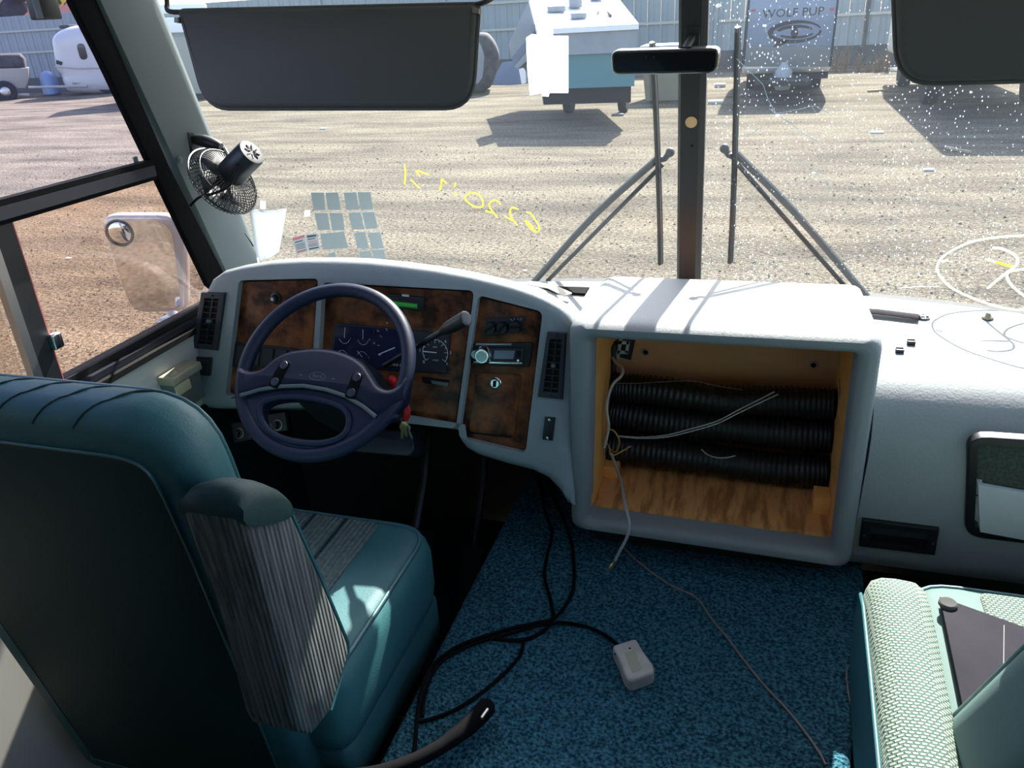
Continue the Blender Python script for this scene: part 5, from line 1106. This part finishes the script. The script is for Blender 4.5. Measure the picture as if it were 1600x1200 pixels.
# box trailer between pillar and visor
bp = gnd(262, 160); BTn = PL(bp, (.57, -.82, 0), (.82, .57, 0))
T = thing('box_trailer', 'white-topped beige trailer between the pillar and driver visor', 'trailer', bp)
mk(M().slab(BTn.tr([(190, 150), (345, 146), (330, 55), (180, 60)]), BTn, -2.4, 0, .05), 'lower_body', 'trailer_beige', T); mk(M().slab(BTn.tr([(180, 54), (330, 50), (322, 26), (175, 30)]), BTn, -2.4, .06, .05), 'upper_body', 'body_white', T); mk(M().slab(BTn.tr([(180, 60), (330, 56), (330, 50), (180, 54)]), BTn, -2.4, -.02), 'belt', 'camper_grey', T)
mk(M().slab(BTn.tr([(175, 24), (322, 20), (320, 5), (172, 8)]), BTn, -2.4, -.3, .05), 'raised_roof', 'body_white', T)
for x in (205, 315): mk(M().lathe([(0, -.1), (.33, -.1), (.35, 0), (.33, .1), (0, .1)], BTn.hit(x, 152) + V((0, 0, .25)) - BTn.n * .2, BTn.n, 18), 'wheel', 'tyre', T)
# motorhome at the right, mostly behind the visor
T = thing('parked_motorhome', 'white parked motorhome at the right, mostly hidden behind the visor', 'motorhome', (4.6, 21, GZ))
rings = []
for y, zt, zb_ in ((17.5, 2.3, -.05), (17.6, 2.6, -.12), (17.8, 2.7, -.12), (25.5, 2.7, -.12)): rings.append([V((a, y, b)) for a, b in rnd([(3.05, zb_), (5.6, zb_), (5.6, zt), (3.05, zt)], .12, 3)])
mk(M().loft(rings), 'body', 'body_white', T); mk(M().box((4.375, 17.48, -.08), (2.3, .1, .16)), 'bumper', 'under_dark', T); mk(M().box((4.375, 17.58, 1.0), (2.1, .06, .9)), 'windscreen', 'glass_dark', T)
for x in (3.4, 5.35):
    for y in (20.2, 24.2): mk(M().lathe([(0, -.14), (.38, -.14), (.4, 0), (.38, .14), (0, .14)], (x, y, GZ + .4), (1, 0, 0), 20), 'wheel', 'tyre', T)
# far house and hedge above the fence on the left
hc = onY(112, 8, 60); hx, hz = hc.x, hc.z
T = thing('far_house', 'red-roofed house showing above the fence at the upper left', 'house', (hx, 60, GZ))
mk(M().box((hx, 60, (hz - 1 + GZ) / 2), (5, 5, hz - 1 - GZ)), 'wall', 'trailer_beige', T); mk(M().loft([[V((hx + sx * 3, 60 + sy * 3, hz - 1)) for sx, sy in ((-1, -1), (1, -1), (1, 1), (-1, 1))], [V((hx + sx * 2.6, 60 + sy * .2, hz + .8)) for sx, sy in ((-1, -1), (1, -1), (1, 1), (-1, 1))]]), 'roof', 'roof_red', T, 20)
tc0 = onY(10, 6, 62); T = thing('far_tree', 'dark bare tree mass above the fence at the far upper left', 'tree', (tc0.x, 62, GZ))
m = M()
for k in range(30): m.ball((tc0.x + random.uniform(-5, 4), 62 + random.uniform(-2, 2), tc0.z + random.uniform(-2.5, 3)), random.uniform(.8, 1.7), 8, 6)
mk(m, 'crown', 'tree_dark', T); mk(M().tube([V((tc0.x, 62, GZ)), V((tc0.x, 62, tc0.z))], [.35, .2], 8), 'trunk', 'tree_dark', T)
# weeds along the fence
for k, x in enumerate((1304, 1318, 1338, 1356, 1372, 1386)):
    g = onZ(x, 113, GZ); m = M()
    for j in range(15):
        a = random.uniform(0, 2 * PI); r = random.uniform(0, .14); h = random.uniform(.25, .85) * (1, 1.1, .8, .6, .9, 1)[k]
        b0 = g + V((r * math.cos(a), r * math.sin(a) * .6, 0)); m.tube([b0, b0 + V((random.uniform(-.08, .08), 0, h * .6)), b0 + V((random.uniform(-.2, .2), 0, h))], [.014, .01, .003], 3)
    solo(m, 'dry_weed', 'weed', 'dry brown weed tuft at the fence foot, %s right of the lettered trailer' % ('first', 'second', 'third', 'fourth', 'fifth', 'sixth')[k], 'weed', 'dry weeds along the fence')
# scraps on the dirt
def scrap(x, y, d, mt, lab, rz=0, n='scrap'):
    d = (d[0] * .62, d[1] * .8, d[2]); solo(M().rbox(gnd(x, y) + V((0, 0, d[2] / 2)), d, min(d) * .3, 2, Matrix.Rotation(rz, 3, 'Z')), n, mt, lab, 'debris', 'scraps lying on the dirt')
scrap(1492, 236, (.1, .5, .05), 'scrap_wood', 'two-tone wood stub at the edge of the right shadow', .5, 'wood_stub'); scrap(1503, 238, (.08, .45, .05), 'scrap_wood', 'wood stub beside the other at the shadow edge', .5, 'wood_stub')
scrap(1451, 267, (.22, .12, .03), 'scrap_white', 'small white scrap on the open dirt at the right'); scrap(1372, 143, (.9, .08, .05), 'scrap_wood', 'long pale plank on the dirt near the weeds', .4, 'plank'); scrap(1393, 112, (.7, .2, .12), 'scrap_white', 'white pipe piece at the fence foot by the visor', 0, 'pipe_piece')
scrap(1125, 136, (.5, .3, .10), 'scrap_white', 'white rubble heap between post and lettered trailer'); scrap(1118, 162, (.6, .3, .08), 'scrap_white', 'flat white scrap just right of the centre post'); scrap(960, 160, (.2, .12, .05), 'scrap_white', 'white scrap in front of the beige bin')
scrap(965, 181, (.45, .12, .05), 'tarp_blue', 'pale blue strip in the camper shadow'); scrap(820, 424, (.06, .04, .01), 'scrap_white', 'white paper scrap near the left wiper foot'); scrap(505, 202, (.25, .15, .03), 'scrap_white', 'white scrap beyond the grey stickers on open dirt'); scrap(1370, 208, (.35, .2, .03), 'scrap_white', 'pale flat scrap left of the right shadow'); scrap(107, 404, (.12, .06, .01), 'scrap_white', 'white scrap seen through the lower side window')
tp_ = gnd(795, 132); solo(M().add([tp_ + V(q) for q in ((-.7, 0, 0), (.5, -.1, 0), (.7, .8, .05), (.2, .5, .75), (-.4, .6, .7))], [(0, 1, 3, 4), (1, 2, 3), (0, 4, 2, 1), (2, 4, 3)]), 'blue_tarp', 'tarp_blue', 'crumpled blue-grey tarp at the left foot of the camper', 'tarp')
# loose stones
m = M()
for k in range(9000):
    u = random.random(); y = 2.6 + 12.5 * u ** 1.8; x = random.uniform(-1.15, .55) * (y + 2) ; r = random.uniform(.003, .011) * (1 + .06 * y)
    c = V((x, y, GZ + r * .3)); s1, s2, s3 = (random.uniform(.6, 1.4) * r for _ in range(3))
    m.add([c + V((s1, 0, 0)), c + V((0, s2, 0)), c + V((-s1, 0, 0)), c + V((0, -s2, 0)), c + V((0, 0, s3 * .8))], [(0, 1, 4), (1, 2, 4), (2, 3, 4), (3, 0, 4)])
o_ = solo(m, 'gravel', 'stone', 'loose gravel strewn over the yard dirt', 'gravel', None, 0); o_['kind'] = 'stuff'
